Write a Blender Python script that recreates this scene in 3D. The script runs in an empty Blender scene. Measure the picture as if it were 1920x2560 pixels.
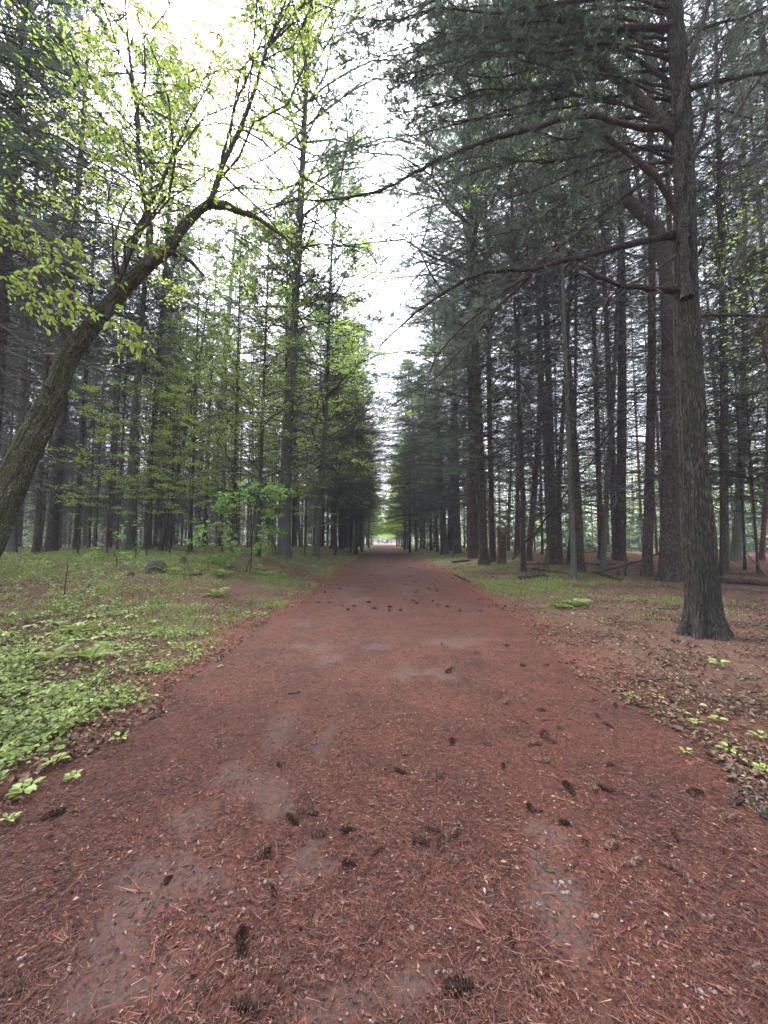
import bpy, math
import numpy as np
from mathutils import Vector
RS = np.random.RandomState
rng = RS(7)
C = bpy.context.scene.collection
sc = bpy.context.scene
# ------------------------------------------------------------------ camera, world, sun, exposure
CH, FPX, PITCH, CX, CY = 1.45, 965.0, math.radians(4.2), 960.0, 1280.0
cam = bpy.data.cameras.new('camera'); camo = bpy.data.objects.new('camera', cam); C.objects.link(camo)
camo.location = (0, 0, CH); camo.rotation_euler = (math.pi/2+PITCH, 0, 0)
cam.sensor_fit = 'VERTICAL'; cam.sensor_height = 36; cam.sensor_width = 27; cam.lens = 36*FPX/2560
cam.clip_start = .05; cam.clip_end = 2000
sc.camera = camo
SUN_EL, SUN_AZ = math.radians(58), math.radians(-35)
w = bpy.data.worlds.new('World'); sc.world = w; w.use_nodes = True
nt = w.node_tree; nt.nodes.clear()
sky = nt.nodes.new('ShaderNodeTexSky'); sky.sky_type = 'NISHITA'; sky.sun_disc = False
sky.sun_elevation = SUN_EL; sky.sun_rotation = SUN_AZ; sky.air_density = 1; sky.dust_density = 5
bwn = nt.nodes.new('ShaderNodeRGBToBW'); mxw = nt.nodes.new('ShaderNodeMixRGB'); mxw.inputs[0].default_value = .84
tintw = nt.nodes.new('ShaderNodeMixRGB'); tintw.blend_type = 'MULTIPLY'; tintw.inputs[0].default_value = 1
tintw.inputs[2].default_value = (.955, .965, 1.06, 1)
bg = nt.nodes.new('ShaderNodeBackground'); bg.inputs[1].default_value = .13
wo = nt.nodes.new('ShaderNodeOutputWorld')
nt.links.new(sky.outputs[0], bwn.inputs[0]); nt.links.new(sky.outputs[0], mxw.inputs[1]); nt.links.new(bwn.outputs[0], mxw.inputs[2])
nt.links.new(mxw.outputs[0], tintw.inputs[1]); nt.links.new(tintw.outputs[0], bg.inputs[0]); nt.links.new(bg.outputs[0], wo.inputs[0])
sl = bpy.data.lights.new('sun', 'SUN'); sl.energy = 1.4; sl.angle = math.radians(20); sl.color = (1, .97, .92)
so = bpy.data.objects.new('sun', sl); C.objects.link(so)
sd = Vector((math.sin(SUN_AZ)*math.cos(SUN_EL), math.cos(SUN_AZ)*math.cos(SUN_EL), math.sin(SUN_EL)))
so.rotation_euler = sd.to_track_quat('Z', 'Y').to_euler(); so.location = (0, 0, 60)
sc.view_settings.view_transform = 'Standard'; sc.view_settings.look = 'None'
sc.view_settings.exposure = 3.15; sc.view_settings.gamma = 1
try: sc.view_settings.use_curve_mapping = False
except Exception: pass
cy = sc.cycles
cy.max_bounces = 6; cy.diffuse_bounces = 3; cy.glossy_bounces = 1; cy.transmission_bounces = 3; cy.volume_bounces = 0
cy.use_denoising = True
try:
    cy.volume_step_rate = 5; cy.volume_max_steps = 64
except Exception: pass

# ------------------------------------------------------------------ noise, terrain, pixel helpers
_lat = RS(3).rand(257, 257)
def vn(x, y):
    x = np.asarray(x, float); y = np.asarray(y, float)
    xi = np.floor(x).astype(int); yi = np.floor(y).astype(int)
    fx = x-xi; fy = y-yi; fx = fx*fx*(3-2*fx); fy = fy*fy*(3-2*fy)
    a = _lat[xi % 256, yi % 256]; b = _lat[(xi+1) % 256, yi % 256]; c = _lat[xi % 256, (yi+1) % 256]; d = _lat[(xi+1) % 256, (yi+1) % 256]
    return (a*(1-fx)+b*fx)*(1-fy)+(c*(1-fx)+d*fx)*fy
def fbm(x, y, o=4):
    s = 0; a = .5
    for k in range(o):
        s = s+a*vn(x*2**k+17*k, y*2**k+31*k); a *= .5
    return s
def S(a, b, v):
    t = np.clip((np.asarray(v, float)-a)/(b-a), 0, 1); return t*t*(3-2*t)
def hgt(x, y):
    x = np.asarray(x, float); y = np.asarray(y, float)
    off = S(1.8, 3.2, np.abs(x))
    return (.72*S(2.4, 6.5, -x)*S(5, 13, y)+.25*S(4, 10, x)*S(8, 18, y) + off*(fbm(x*.6, y*.6)-.47)*.16
            + off*.05*S(2.0, 4.5, np.abs(x)) + (fbm(x*2.2+9, y*2.2)-.47)*.03)
def hz(x, y): return float(hgt(x, y))
def at(px, py, Y):
    """the point at distance Y along the path direction that the photo shows at pixel (px, py)"""
    a = (px-CX)/FPX; b = (CY-py)/FPX
    dy = math.cos(PITCH)-b*math.sin(PITCH); dz = math.sin(PITCH)+b*math.cos(PITCH)
    t = Y/dy
    return np.array([a*t, Y, CH+dz*t])
def gnd(px, py):
    prev = .8
    for Y in np.arange(.8, 130, .05):
        p = at(px, py, Y)
        if p[2] <= hz(p[0], p[1]): break
        prev = Y
    return np.array([p[0], Y, hz(p[0], Y)])
def edgeL(y): return -1.95-.12*np.sin(np.asarray(y)*.35)+(fbm(np.asarray(y)*.9, 3.3)-.47)*.7
def edgeR(y): return 2.05+.45*S(2, 9, y)*(1-S(14, 26, y))+(fbm(np.asarray(y)*.9, 8.3)-.47)*.7

# ------------------------------------------------------------------ object helpers
def link(o, parent=None):
    C.objects.link(o)
    if parent is not None: o.parent = parent
    return o
def tag(o, label=None, cat=None, group=None, kind=None):
    if label: o['label'] = label
    if cat: o['category'] = cat
    if group: o['group'] = group
    if kind: o['kind'] = kind
    return o
def empty(name, loc=(0, 0, 0)):
    o = bpy.data.objects.new(name, None); o.location = loc; o.empty_display_size = .2
    return link(o)
class MB:
    """collects vertices, polygons and a tint per polygon, and builds ONE mesh"""
    def __init__(s): s.V = []; s.F = []; s.T = []; s.M = []; s.n = 0
    def add(s, V, F, tint=.5, mat=0):
        V = np.asarray(V, float).reshape(-1, 3); F = np.asarray(F, int)
        s.V.append(V); s.F.append(F+s.n); s.n += len(V)
        s.T.append(np.broadcast_to(np.asarray(tint, float), (len(F),)).copy())
        s.M.append(np.full(len(F), mat, int)); return s
    def mesh(s, name, mats, smooth=False):
        V = np.concatenate(s.V) if s.V else np.zeros((0, 3))
        me = bpy.data.meshes.new(name); me.vertices.add(len(V)); me.vertices.foreach_set('co', V.ravel())
        loops = np.concatenate([f.ravel() for f in s.F]); sizes = np.concatenate([np.full(len(f), f.shape[1]) for f in s.F])
        me.loops.add(len(loops)); me.loops.foreach_set('vertex_index', loops.astype(np.int32))
        me.polygons.add(len(sizes)); st = np.concatenate([[0], np.cumsum(sizes)[:-1]]).astype(np.int32)
        me.polygons.foreach_set('loop_start', st)
        try: me.polygons.foreach_set('loop_total', sizes.astype(np.int32))
        except Exception: pass
        me.polygons.foreach_set('material_index', np.concatenate(s.M).astype(np.int32))
        me.polygons.foreach_set('use_smooth', np.full(len(sizes), bool(smooth)))
        at_ = me.attributes.new('tint', 'FLOAT', 'FACE'); at_.data.foreach_set('value', np.concatenate(s.T).astype(np.float32))
        for m in (mats if isinstance(mats, (list, tuple)) else [mats]): me.materials.append(m)
        me.update(calc_edges=True); me.validate()
        return me
    def build(s, name, mats, parent=None, smooth=False):
        return link(bpy.data.objects.new(name, s.mesh(name, mats, smooth)), parent)
def norm(v): return v/np.maximum(np.linalg.norm(v, axis=-1, keepdims=True), 1e-9)
def tubes(mb, P, R, sides=5, tint=.5, mat=0, ref=None):
    """P (B,n,3) centre lines, R (B,n) radii"""
    P = np.asarray(P, float); R = np.asarray(R, float)
    if P.ndim == 2: P = P[None]; R = R[None]
    B, n, _ = P.shape
    T = norm(np.gradient(P, axis=1)) if n > 1 else P
    r0 = np.array([.13, .08, 1.0]) if ref is None else np.array(ref, float)
    U = norm(np.cross(T, r0)); W = np.cross(T, U)
    a = np.arange(sides)/sides*2*np.pi
    ring = U[:, :, None]*np.cos(a)[None, None, :, None]+W[:, :, None]*np.sin(a)[None, None, :, None]
    V = P[:, :, None]+ring*R[:, :, None, None]
    idx = np.arange(B*n*sides).reshape(B, n, sides)
    q = np.stack([idx[:, :-1], np.roll(idx[:, :-1], -1, 2), np.roll(idx[:, 1:], -1, 2), idx[:, 1:]], -1).reshape(-1, 4)
    tt = tint if np.ndim(tint) == 0 else np.repeat(np.asarray(tint), (n-1)*sides)
    mb.add(V, q, tt, mat)
    return idx
def slivers(mb, P, D, L, Wd, rs, tint=None, mat=0):
    """thin needles or twigs: one long triangle each from P along D"""
    N = len(P); s = norm(np.cross(D, norm(rs.normal(size=(N, 3)))))
    L = np.broadcast_to(L, (N,))[:, None]; Wd = np.broadcast_to(Wd, (N,))[:, None]
    V = np.stack([P-s*Wd/2, P+s*Wd/2, P+D*L], 1)
    mb.add(V, np.arange(3*N).reshape(N, 3), rs.rand(N) if tint is None else tint, mat)
def leaves(mb, P, D, Nn, L, Wd, rs, tint=None, mat=0, shape=6, fold=.25):
    """folded leaves: P stem point, D direction, Nn up normal"""
    N = len(P); s = norm(np.cross(D, Nn)); u = np.cross(s, D)
    L = np.broadcast_to(L, (N,))[:, None]; Wd = np.broadcast_to(Wd, (N,))[:, None]
    if shape == 4:
        V = np.stack([P, P+D*L*.5-s*Wd/2+u*Wd*fold, P+D*L, P+D*L*.5+s*Wd/2+u*Wd*fold], 1)
        i = np.arange(N)[:, None]*4; F = np.concatenate([i+[0, 1, 2], i+[0, 2, 3]])
    else:
        V = np.stack([P, P+D*L*.3-s*Wd/2+u*Wd*fold, P+D*L*.72-s*Wd*.36+u*Wd*fold*.6, P+D*L-u*L*.12,
                      P+D*L*.72+s*Wd*.36+u*Wd*fold*.6, P+D*L*.3+s*Wd/2+u*Wd*fold], 1)
        i = np.arange(N)[:, None]*6; F = np.concatenate([i+[0, 1, 2, 3], i+[0, 3, 4, 5]])
    t = rs.rand(N) if tint is None else np.broadcast_to(tint, (N,))
    mb.add(V, F, np.concatenate([t, t]), mat)

# ------------------------------------------------------------------ materials
def newmat(name, rough=.85, spec=.3):
    m = bpy.data.materials.new(name); m.use_nodes = True
    b = m.node_tree.nodes['Principled BSDF']; b.inputs['Roughness'].default_value = rough
    b.inputs['Specular IOR Level'].default_value = spec
    return m, m.node_tree, b
def ramp(nt, cols, fac=None):
    r = nt.nodes.new('ShaderNodeValToRGB'); e = r.color_ramp.elements
    while len(e) < len(cols): e.new(.5)
    for k, (p, c) in enumerate(cols): e[k].position = p; e[k].color = (*c, 1)
    if fac is not None: nt.links.new(fac, r.inputs[0])
    return r.outputs[0]
def coords(nt, scale=(1, 1, 1), kind='Object', rot=(0, 0, 0)):
    t = nt.nodes.new('ShaderNodeTexCoord'); mp = nt.nodes.new('ShaderNodeMapping'); mp.inputs['Scale'].default_value = scale
    mp.inputs['Rotation'].default_value = rot
    nt.links.new(t.outputs[kind], mp.inputs[0]); return mp.outputs[0]
def noise(nt, co, sc_=5, det=6, rough=.6):
    n = nt.nodes.new('ShaderNodeTexNoise'); n.inputs['Scale'].default_value = sc_; n.inputs['Detail'].default_value = det
    n.inputs['Roughness'].default_value = rough; nt.links.new(co, n.inputs['Vector']); return n.outputs[0]
def mix(nt, fac, a, b, mode='MIX'):
    m = nt.nodes.new('ShaderNodeMixRGB'); m.blend_type = mode
    for i, v in ((0, fac), (1, a), (2, b)):
        if isinstance(v, (int, float)): m.inputs[i].default_value = v
        elif isinstance(v, tuple): m.inputs[i].default_value = (*v, 1)
        else: nt.links.new(v, m.inputs[i])
    return m.outputs[0]
def attr(nt, name):
    a = nt.nodes.new('ShaderNodeAttribute'); a.attribute_name = name; return a.outputs['Fac']
def bump(nt, b, h, strength=.5, dist=.02):
    n = nt.nodes.new('ShaderNodeBump'); n.inputs['Strength'].default_value = strength; n.inputs['Distance'].default_value = dist
    nt.links.new(h, n.inputs['Height']); nt.links.new(n.outputs[0], b.inputs['Normal'])
def tinted(name, cols, trans=0., rough=.7, spec=.25, rnd=0):
    """colour runs over the per-piece tint; leaves let light through"""
    m, nt, b = newmat(name, rough, spec)
    col = ramp(nt, cols, attr(nt, 'tint'))
    if rnd:
        oi = nt.nodes.new('ShaderNodeObjectInfo')
        col = mix(nt, 1.0, col, ramp(nt, [(0, (1-rnd,)*3), (1, (1+rnd*.6,)*3)], oi.outputs['Random']), 'MULTIPLY')
    nt.links.new(col, b.inputs['Base Color'])
    if trans:
        tr = nt.nodes.new('ShaderNodeBsdfTranslucent'); nt.links.new(col, tr.inputs[0])
        ms = nt.nodes.new('ShaderNodeMixShader'); ms.inputs[0].default_value = trans
        out = nt.nodes['Material Output']
        nt.links.new(b.outputs[0], ms.inputs[1]); nt.links.new(tr.outputs[0], ms.inputs[2]); nt.links.new(ms.outputs[0], out.inputs[0])
    return m
def bark(name, dark, mid, light, moss=None, mossamt=.5, sc_=1.0, vs=.18):
    m, nt, b = newmat(name, .92, .15)
    co = coords(nt, (1, 1, vs)); co2 = coords(nt)
    v = nt.nodes.new('ShaderNodeTexVoronoi'); v.feature = 'DISTANCE_TO_EDGE'; v.inputs['Scale'].default_value = 34*sc_
    wn = noise(nt, co, 9*sc_, 4); wc = mix(nt, .12, co, wn, 'ADD'); nt.links.new(wc, v.inputs['Vector'])
    fine = noise(nt, co, 60*sc_, 6, .7); big = noise(nt, co2, 1.7, 5)
    h = mix(nt, .45, ramp(nt, [(0, (0, 0, 0)), (.25, (1, 1, 1))], v.outputs[0]), fine)
    col = ramp(nt, [(.12, dark), (.5, mid), (.85, light)], h)
    col = mix(nt, 1.0, col, ramp(nt, [(.3, (.65, .65, .65)), (.7, (1.2, 1.17, 1.12))], big), 'MULTIPLY')
    oi = nt.nodes.new('ShaderNodeObjectInfo')
    col = mix(nt, 1.0, col, ramp(nt, [(0, (.75, .74, .74)), (.5, (1, .98, .96)), (1, (1.15, 1.0, .92))], oi.outputs['Random']), 'MULTIPLY')
    if moss:
        mn = noise(nt, co2, 5, 8, .7)
        col = mix(nt, ramp(nt, [(.5-.2*mossamt, (0, 0, 0)), (.72-.2*mossamt, (1, 1, 1))], mn), col, ramp(nt, [(.3, tuple(c*.5 for c in moss)), (.7, moss)], fine))
    nt.links.new(col, b.inputs['Base Color']); bump(nt, b, h, .9, .02/sc_)
    return m
M = {}
M['bark'] = bark('pine_bark', (.012, .010, .009), (.05, .042, .037), (.12, .105, .094))
M['bark_big'] = bark('old_pine_bark', (.010, .009, .0085), (.035, .031, .029), (.085, .08, .076), (.04, .05, .032), .3)
M['bark_red'] = bark('red_snag_bark', (.02, .012, .01), (.085, .050, .041), (.17, .11, .09))
M['bark_pale'] = bark('grey_lichen_bark', (.03, .03, .027), (.105, .105, .095), (.2, .205, .19), (.09, .11, .075), .6)
M['bark_moss'] = bark('mossy_bark', (.02, .021, .016), (.062, .062, .05), (.2, .205, .17), (.06, .068, .02), .5, 1.1, .6)
M['wood'] = bark('torn_wood', (.08, .035, .02), (.24, .12, .07), (.4, .24, .16), None, 0, 1, .06)
M['twig'] = tinted('dead_twig', [(0, (.022, .019, .018)), (.6, (.05, .043, .039)), (1, (.11, .097, .088))])
M['limb'] = bark('limb_bark', (.012, .010, .009), (.045, .038, .034), (.1, .088, .08), None, 0, 1.4, .3)
M['needle'] = tinted('green_pine_needles', [(0, (.055, .085, .055)), (.5, (.09, .135, .085)), (1, (.15, .21, .125))], .5, .6, .3, .35)
M['beech'] = tinted('fresh_beech_leaves', [(0, (.25, .36, .05)), (.5, (.36, .49, .08)), (1, (.50, .6, .16))], .6, .5, .3, .2)
M['beech2'] = tinted('fresh_sapling_leaves', [(0, (.14, .26, .05)), (.5, (.21, .36, .08)), (1, (.34, .48, .16))], .55, .5, .3, .2)
M['broad'] = tinted('spring_leaves', [(0, (.18, .28, .05)), (.5, (.30, .43, .09)), (1, (.46, .58, .16))], .6, .55, .3, .25)
M['glow'] = tinted('far_spring_leaves', [(0, (.22, .32, .06)), (.5, (.36, .5, .10)), (1, (.5, .64, .18))], .6, .55, .3)
M['cover'] = tinted('ground_cover_leaves', [(0, (.07, .09, .022)), (.45, (.16, .215, .05)), (.85, (.30, .38, .10)), (1, (.42, .5, .18))], .3, .42, .4)
M['grass'] = tinted('grass_blades', [(0, (.10, .15, .035)), (.6, (.19, .26, .065)), (.9, (.30, .36, .11)), (1, (.3, .2, .1))], .35, .6, .3)
M['litter'] = tinted('dry_leaves', [(0, (.05, .03, .02)), (.4, (.13, .08, .052)), (.8, (.25, .17, .115)), (1, (.42, .32, .23))], .1, .8, .2)
M['redneedle'] = tinted('fallen_red_needles', [(0, (.03, .012, .010)), (.45, (.10, .037, .026)), (.8, (.2, .078, .05)), (.95, (.33, .17, .1)), (1, (.55, .42, .3))], .0, .55, .4)
M['chip'] = tinted('litter_chips', [(0, (.02, .012, .010)), (.5, (.07, .03, .024)), (.85, (.16, .07, .05)), (.96, (.3, .2, .15)), (1, (.6, .55, .5))], 0, .7, .3)
M['cone'] = tinted('pine_cone_scales', [(0, (.04, .02, .014)), (.6, (.10, .052, .037)), (1, (.24, .155, .11))], 0, .75, .3)
M['stone'] = tinted('pale_stone', [(0, (.09, .078, .072)), (1, (.18, .165, .155))], 0, .6, .4)

# ------------------------------------------------------------------ ground and path
BARE = []   # worn grey patches on the path: centre, half sizes
for px, py, a, b in [(790, 1620, .26, .38), (830, 1650, .18, .22), (950, 1618, .2, .18), (1150, 1607, .45, .3), (1050, 1680, .4, .25), (900, 1502, .3, .8),
                     (690, 1830, .13, .3), (820, 1850, .07, .3), (640, 1975, .17, .2), (560, 1945, .1, .14), (700, 2010, .12, .12), (500, 2040, .12, .1), (400, 2160, .1, .12), (370, 2240, .16, .13),
                     (430, 2290, .14, .12), (330, 2330, .16, .12), (300, 2470, .17, .1), (1390, 2110, .12, .12), (1400, 2240, .1, .2), (1430, 2400, .08, .22), (1010, 2480, .25, .1), (860, 1475, .5, 1.6),
                     (1020, 1470, .4, 1.2), (770, 2150, .1, .16), (980, 1430, .6, 1.5), (760, 1560, .2, .3)]:
    g = gnd(px, py); BARE.append((g[0], g[1], a, b))
def bare(x, y):
    v = np.zeros_like(x)
    nx = (fbm(x*5, y*5, 6)-.47)*2.6; ny = (fbm(x*5+50, y*5, 6)-.47)*2.6
    for (cx_, cy_, a, b) in BARE:
        r = np.sqrt(((x-cx_)/a+nx)**2+((y-cy_)/b+ny)**2)
        v = np.maximum(v, 1-S(.55, 1.25, r))
    return v
def sheet(name, X, Y, Z, mats, attrs):
    ny, nx = X.shape
    mb = MB(); i = np.arange(nx*ny).reshape(ny, nx)
    q = np.stack([i[:-1, :-1], i[:-1, 1:], i[1:, 1:], i[1:, :-1]], -1).reshape(-1, 4)
    mb.add(np.stack([X, Y, Z], -1).reshape(-1, 3), q)
    o = mb.build(name, mats, smooth=True)
    for k, v in attrs.items():
        a = o.data.attributes.new(k, 'FLOAT', 'POINT'); a.data.foreach_set('value', v.ravel().astype(np.float32))
    o['kind'] = 'structure'; return o
def coverness(x, y):
    """how green the ground cover grows"""
    n = fbm(x*.5+3, y*.5+8); n2 = fbm(x*2.1, y*2.1)
    left = S(.05, .45, edgeL(y)-x)*S(.365, .475, n*.45+n2*.55+.07*S(0, 6, -x-2))
    right = S(2.7, 3.4, x)*S(6, 9, y)*(1-S(4.2, 8, x-.12*y))*S(.34, .48, n*.4+n2*.6)
    return np.clip(left+right*.9, 0, 1)
m, nt_, b_ = newmat('forest_floor', .95, .15)
co = coords(nt_); n1 = noise(nt_, co, 2.5, 8, .65); n2 = noise(nt_, co, 28, 8, .75); n3 = noise(nt_, co, 90, 6, .8)
vor = nt_.nodes.new('ShaderNodeTexVoronoi'); vor.inputs['Scale'].default_value = 16; nt_.links.new(co, vor.inputs['Vector'])
col = ramp(nt_, [(.3, (.035, .02, .014)), (.5, (.09, .05, .035)), (.66, (.17, .10, .07))], n2)
col = mix(nt_, ramp(nt_, [(.45, (0, 0, 0)), (.7, (.6, .6, .6))], n3), col, ramp(nt_, [(.2, (.05, .03, .022)), (.5, (.13, .075, .05)), (.9, (.25, .17, .12))], vor.outputs['Color']))
red = ramp(nt_, [(.3, (.05, .02, .014)), (.5, (.13, .048, .03)), (.7, (.25, .1, .06))], n3)
col = mix(nt_, attr(nt_, 'red'), col, red)
grn = ramp(nt_, [(.3, (.035, .045, .014)), (.5, (.10, .135, .035)), (.7, (.19, .24, .07))], n2)
gm = nt_.nodes.new('ShaderNodeMath'); gm.operation = 'MULTIPLY'; nt_.links.new(attr(nt_, 'green'), gm.inputs[0]); nt_.links.new(ramp(nt_, [(.35, (.2, .2, .2)), (.6, (1, 1, 1))], n1), gm.inputs[1])
col = mix(nt_, gm.outputs[0], col, grn)
nt_.links.new(col, b_.inputs['Base Color']); bump(nt_, b_, mix(nt_, .5, n2, n3), .9, .03)
M['floor'] = m
def spaced(parts): return np.unique(np.round(np.concatenate([np.arange(a, b, s) for a, b, s in parts]), 3))
xs = spaced([(-260, -60, 20), (-60, -12, 1.5), (-12, 12, .16), (12, 60, 1.5), (60, 261, 20)])
ys = spaced([(-30, 0, 2), (0, 22, .16), (22, 60, .6), (60, 150, 4), (150, 701, 50)])
X, Y = np.meshgrid(xs, ys)
far = S(30, 80, Y)
redv = (1-.9*S(26, 45, Y)*S(2.6, 4, np.abs(X)))*np.clip((1-S(.15, 1.1, np.minimum(np.abs(X-edgeL(Y)), np.abs(X-edgeR(Y)))))*.8 + .3*S(4.5, 9, X)*S(6, 12, Y)*S(.4, .6, fbm(X*.8, Y*.8)) + .25*S(12, 25, np.abs(X)), 0, 1)
grv = coverness(X, Y)*S(7, 13, Y)*.85
grv = np.clip(np.maximum(grv*(1-S(14, 30, X)), .55*S(28, 50, Y)*S(2.6, 5, np.abs(X))), 0, 1)
g_ = sheet('ground', X, Y, hgt(X, Y)-.004, M['floor'], {'red': redv, 'green': grv})
tag(g_, 'brown forest floor of dead leaves and needles on both sides of the path', 'ground', kind='structure')

m, nt_, b_ = newmat('needle_path', .8, .25)
co = coords(nt_); n1 = noise(nt_, co, 1.6, 8, .7); n2 = noise(nt_, co, 45, 8, .75)
fa = noise(nt_, coords(nt_, (90, 14, 20), rot=(0, 0, .5)), 1.4, 4, .7); fb = noise(nt_, coords(nt_, (14, 90, 20), rot=(0, 0, .3)), 1.4, 4, .7)
fib = mix(nt_, .5, fa, fb, 'LIGHTEN')
fib = mix(nt_, .5, fib, n2)
red = ramp(nt_, [(.38, (.016, .007, .005)), (.52, (.06, .021, .012)), (.60, (.135, .046, .027)), (.74, (.32, .16, .10))], fib)
red = mix(nt_, 1., red, ramp(nt_, [(.32, (.55, .54, .56)), (.5, (1., .98, .97)), (.7, (1.4, 1.3, 1.2))], n1), 'MULTIPLY')
gry = ramp(nt_, [(.38, (.03, .023, .02)), (.5, (.085, .068, .06)), (.62, (.15, .122, .11))], n2)
bm = nt_.nodes.new('ShaderNodeMath'); bm.operation = 'MULTIPLY'; nt_.links.new(attr(nt_, 'bare'), bm.inputs[0]); nt_.links.new(ramp(nt_, [(.45, (.75, .75, .75)), (.56, (.05, .05, .05))], fib), bm.inputs[1])
col = mix(nt_, bm.outputs[0], red, gry)
col = mix(nt_, attr(nt_, 'rim'), col, mix(nt_, 1., red, (1.35, 1.05, .9), 'MULTIPLY'))
nt_.links.new(col, b_.inputs['Base Color']); bump(nt_, b_, fib, .9, .012)
M['path'] = m
ys = spaced([(-6, .6, .3), (.6, 9, .05), (9, 20, .15), (20, 60, .6), (60, 620, 6)])
u = np.linspace(0, 1, 90)
X = edgeL(ys)[:, None]*(1-u)+edgeR(ys)[:, None]*u; Y = np.repeat(ys[:, None], len(u), 1)
Z = hgt(X, Y)+.004+.012*(fbm(X*9, Y*9)-.47)*(S(0, .1, u)*(1-S(.9, 1, u)))[None]
rim = (1-S(.0, .22, u)+S(.86, 1, u))[None]*S(4, 10, Y)
p_ = sheet('path', X, Y, Z, M['path'], {'bare': bare(X, Y), 'rim': rim*(.4+.6*vn(X*3, Y*1.2))})
tag(p_, 'straight wide path of red brown pine needles running into the wood', 'path', kind='structure')

# ------------------------------------------------------------------ scattered ground litter and cover (uncountable)
def rnd_dir(rs, n, tilt=.12):
    a = rs.rand(n)*2*np.pi; d = np.stack([np.cos(a), np.sin(a), rs.normal(size=n)*tilt], 1); return norm(d)
def polar(rs, n, ymin, ymax, side=None, power=1.0):
    """ground positions in front of the viewer, denser near"""
    y = ymin*(ymax/ymin)**(rs.rand(n)**power); x = (rs.rand(n)*2-1)*(y*1.06+.4)
    return x, y
rs = RS(11)
mb = MB()
x, y = polar(rs, 260000, 1.15, 13); k = (x > edgeL(y)-.5*rs.rand(len(x))**2) & (x < edgeR(y)+.8*rs.rand(len(x))**2)
k &= rs.rand(len(x)) > .72*bare(x, y)
k &= rs.rand(len(x)) < .35+.65*S(.36, .56, fbm(x*2.3, y*2.3)*.6+fbm(x*9, y*9)*.4)
x, y = x[k], y[k]; n = len(x); d = rnd_dir(rs, n, .08)
L = .022+.05*rs.rand(n)**1.8+(rs.rand(n) > .985)*.08
P = np.stack([x, y, hgt(x, y)+.006+.012*rs.rand(n)], 1)
slivers(mb, P, d, L, (.0011+.0010*rs.rand(n))*(1+.14*y), rs, rs.rand(n)**1.25*(.78+.22*vn(x*1.5, y*1.5)))
o = mb.build('fallen_needles', M['redneedle']); tag(o, 'dense litter of red brown pine needles over the path', 'needles', kind='stuff')
mb = MB()
x, y = polar(rs, 90000, 1.15, 30, power=.8); k = (x > edgeL(y)-.1) & (x < edgeR(y)+.5) & (rs.rand(len(x)) > .6*bare(x, y)); x, y = x[k], y[k]; n = len(x)
P = np.stack([x, y, hgt(x, y)+.008], 1)
leaves(mb, P, rnd_dir(rs, n, .2), norm(np.array([0, 0, 1.])+rs.normal(size=(n, 3))*.4), .008+.022*rs.rand(n)**2*(1+.03*y), .005+.009*rs.rand(n), rs, np.minimum(rs.rand(n)**1.1, .93+(rs.rand(n) > .9)*.07*rs.rand(n)), 0, 4)
o = mb.build('litter_crumbs', M['chip']); tag(o, 'dark crumbs and pale chips of bark in the needle litter', 'litter', kind='stuff')
# dry leaves right bank and the left edge
mb = MB()
x, y = polar(rs, 150000, 1.8, 34, power=.75)
kr = (x > edgeR(y)-.05) & (rs.rand(len(x)) < .2+.8*S(.4, .6, fbm(x*1.7, y*1.7)))
kl = (x < edgeL(y)+.05) & (rs.rand(len(x)) < .35+.5*S(.4, .6, fbm(x*1.2+5, y*1.2)))
k = kr | kl; x, y = x[k], y[k]; n = len(x)
P = np.stack([x, y, hgt(x, y)+.004+.02*rs.rand(n)], 1)
leaves(mb, P, rnd_dir(rs, n, .25), norm(np.array([0, 0, 1.])+rs.normal(size=(n, 3))*.35), .02+.05*rs.rand(n)**2, .012+.03*rs.rand(n), rs, np.clip(rs.rand(n)**1.2*.85+(rs.rand(n) > .96)*.3, 0, 1), 0, 6, .35)
k2 = rs.rand(n) < .6
slivers(mb, P[k2], rnd_dir(rs, k2.sum(), .1), .08+.2*rs.rand(k2.sum())**3, .005, rs, rs.rand(k2.sum())*.7)
o = mb.build('dead_leaves', M['litter']); tag(o, 'brown dead leaves and bits of twig covering the forest floor', 'leaf litter', kind='stuff')
# left ground cover: low broad leaves
mb = MB()
x, y = polar(rs, 230000, 1.7, 36, power=.8)
cv = coverness(x, y)
k = (rs.rand(len(x)) < cv*(.12+.88*S(.40, .56, fbm(x*2.7+70, y*2.7)))) & ((x < edgeL(y)-.12) | (x > edgeR(y)+.2)); k &= (x < 0) | (rs.rand(len(x)) < .75)
cvk = cv[k]; x, y = x[k], y[k]; n = len(x); hh = .015+.05*rs.rand(n)+.05*S(3, 6, -x)*rs.rand(n)
P = np.stack([x, y, hgt(x, y)+hh], 1); sz = (.020+.036*rs.rand(n)**1.6)*(1+.25*(cvk > .9))
cl = vn(x*3, y*3)
leaves(mb, P, norm(rnd_dir(rs, n, .3)+[0, 0, .15]), norm(np.array([0, -.15, 1.])+rs.normal(size=(n, 3))*.4), sz, sz*.6, rs, np.clip(rs.rand(n)*.7+cl*.4-.05, 0, 1), 0, 6, .15)
o = mb.build('ground_cover', M['cover']); tag(o, 'bright green low leafy ground cover beside the path', 'ground cover', kind='stuff')
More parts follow.
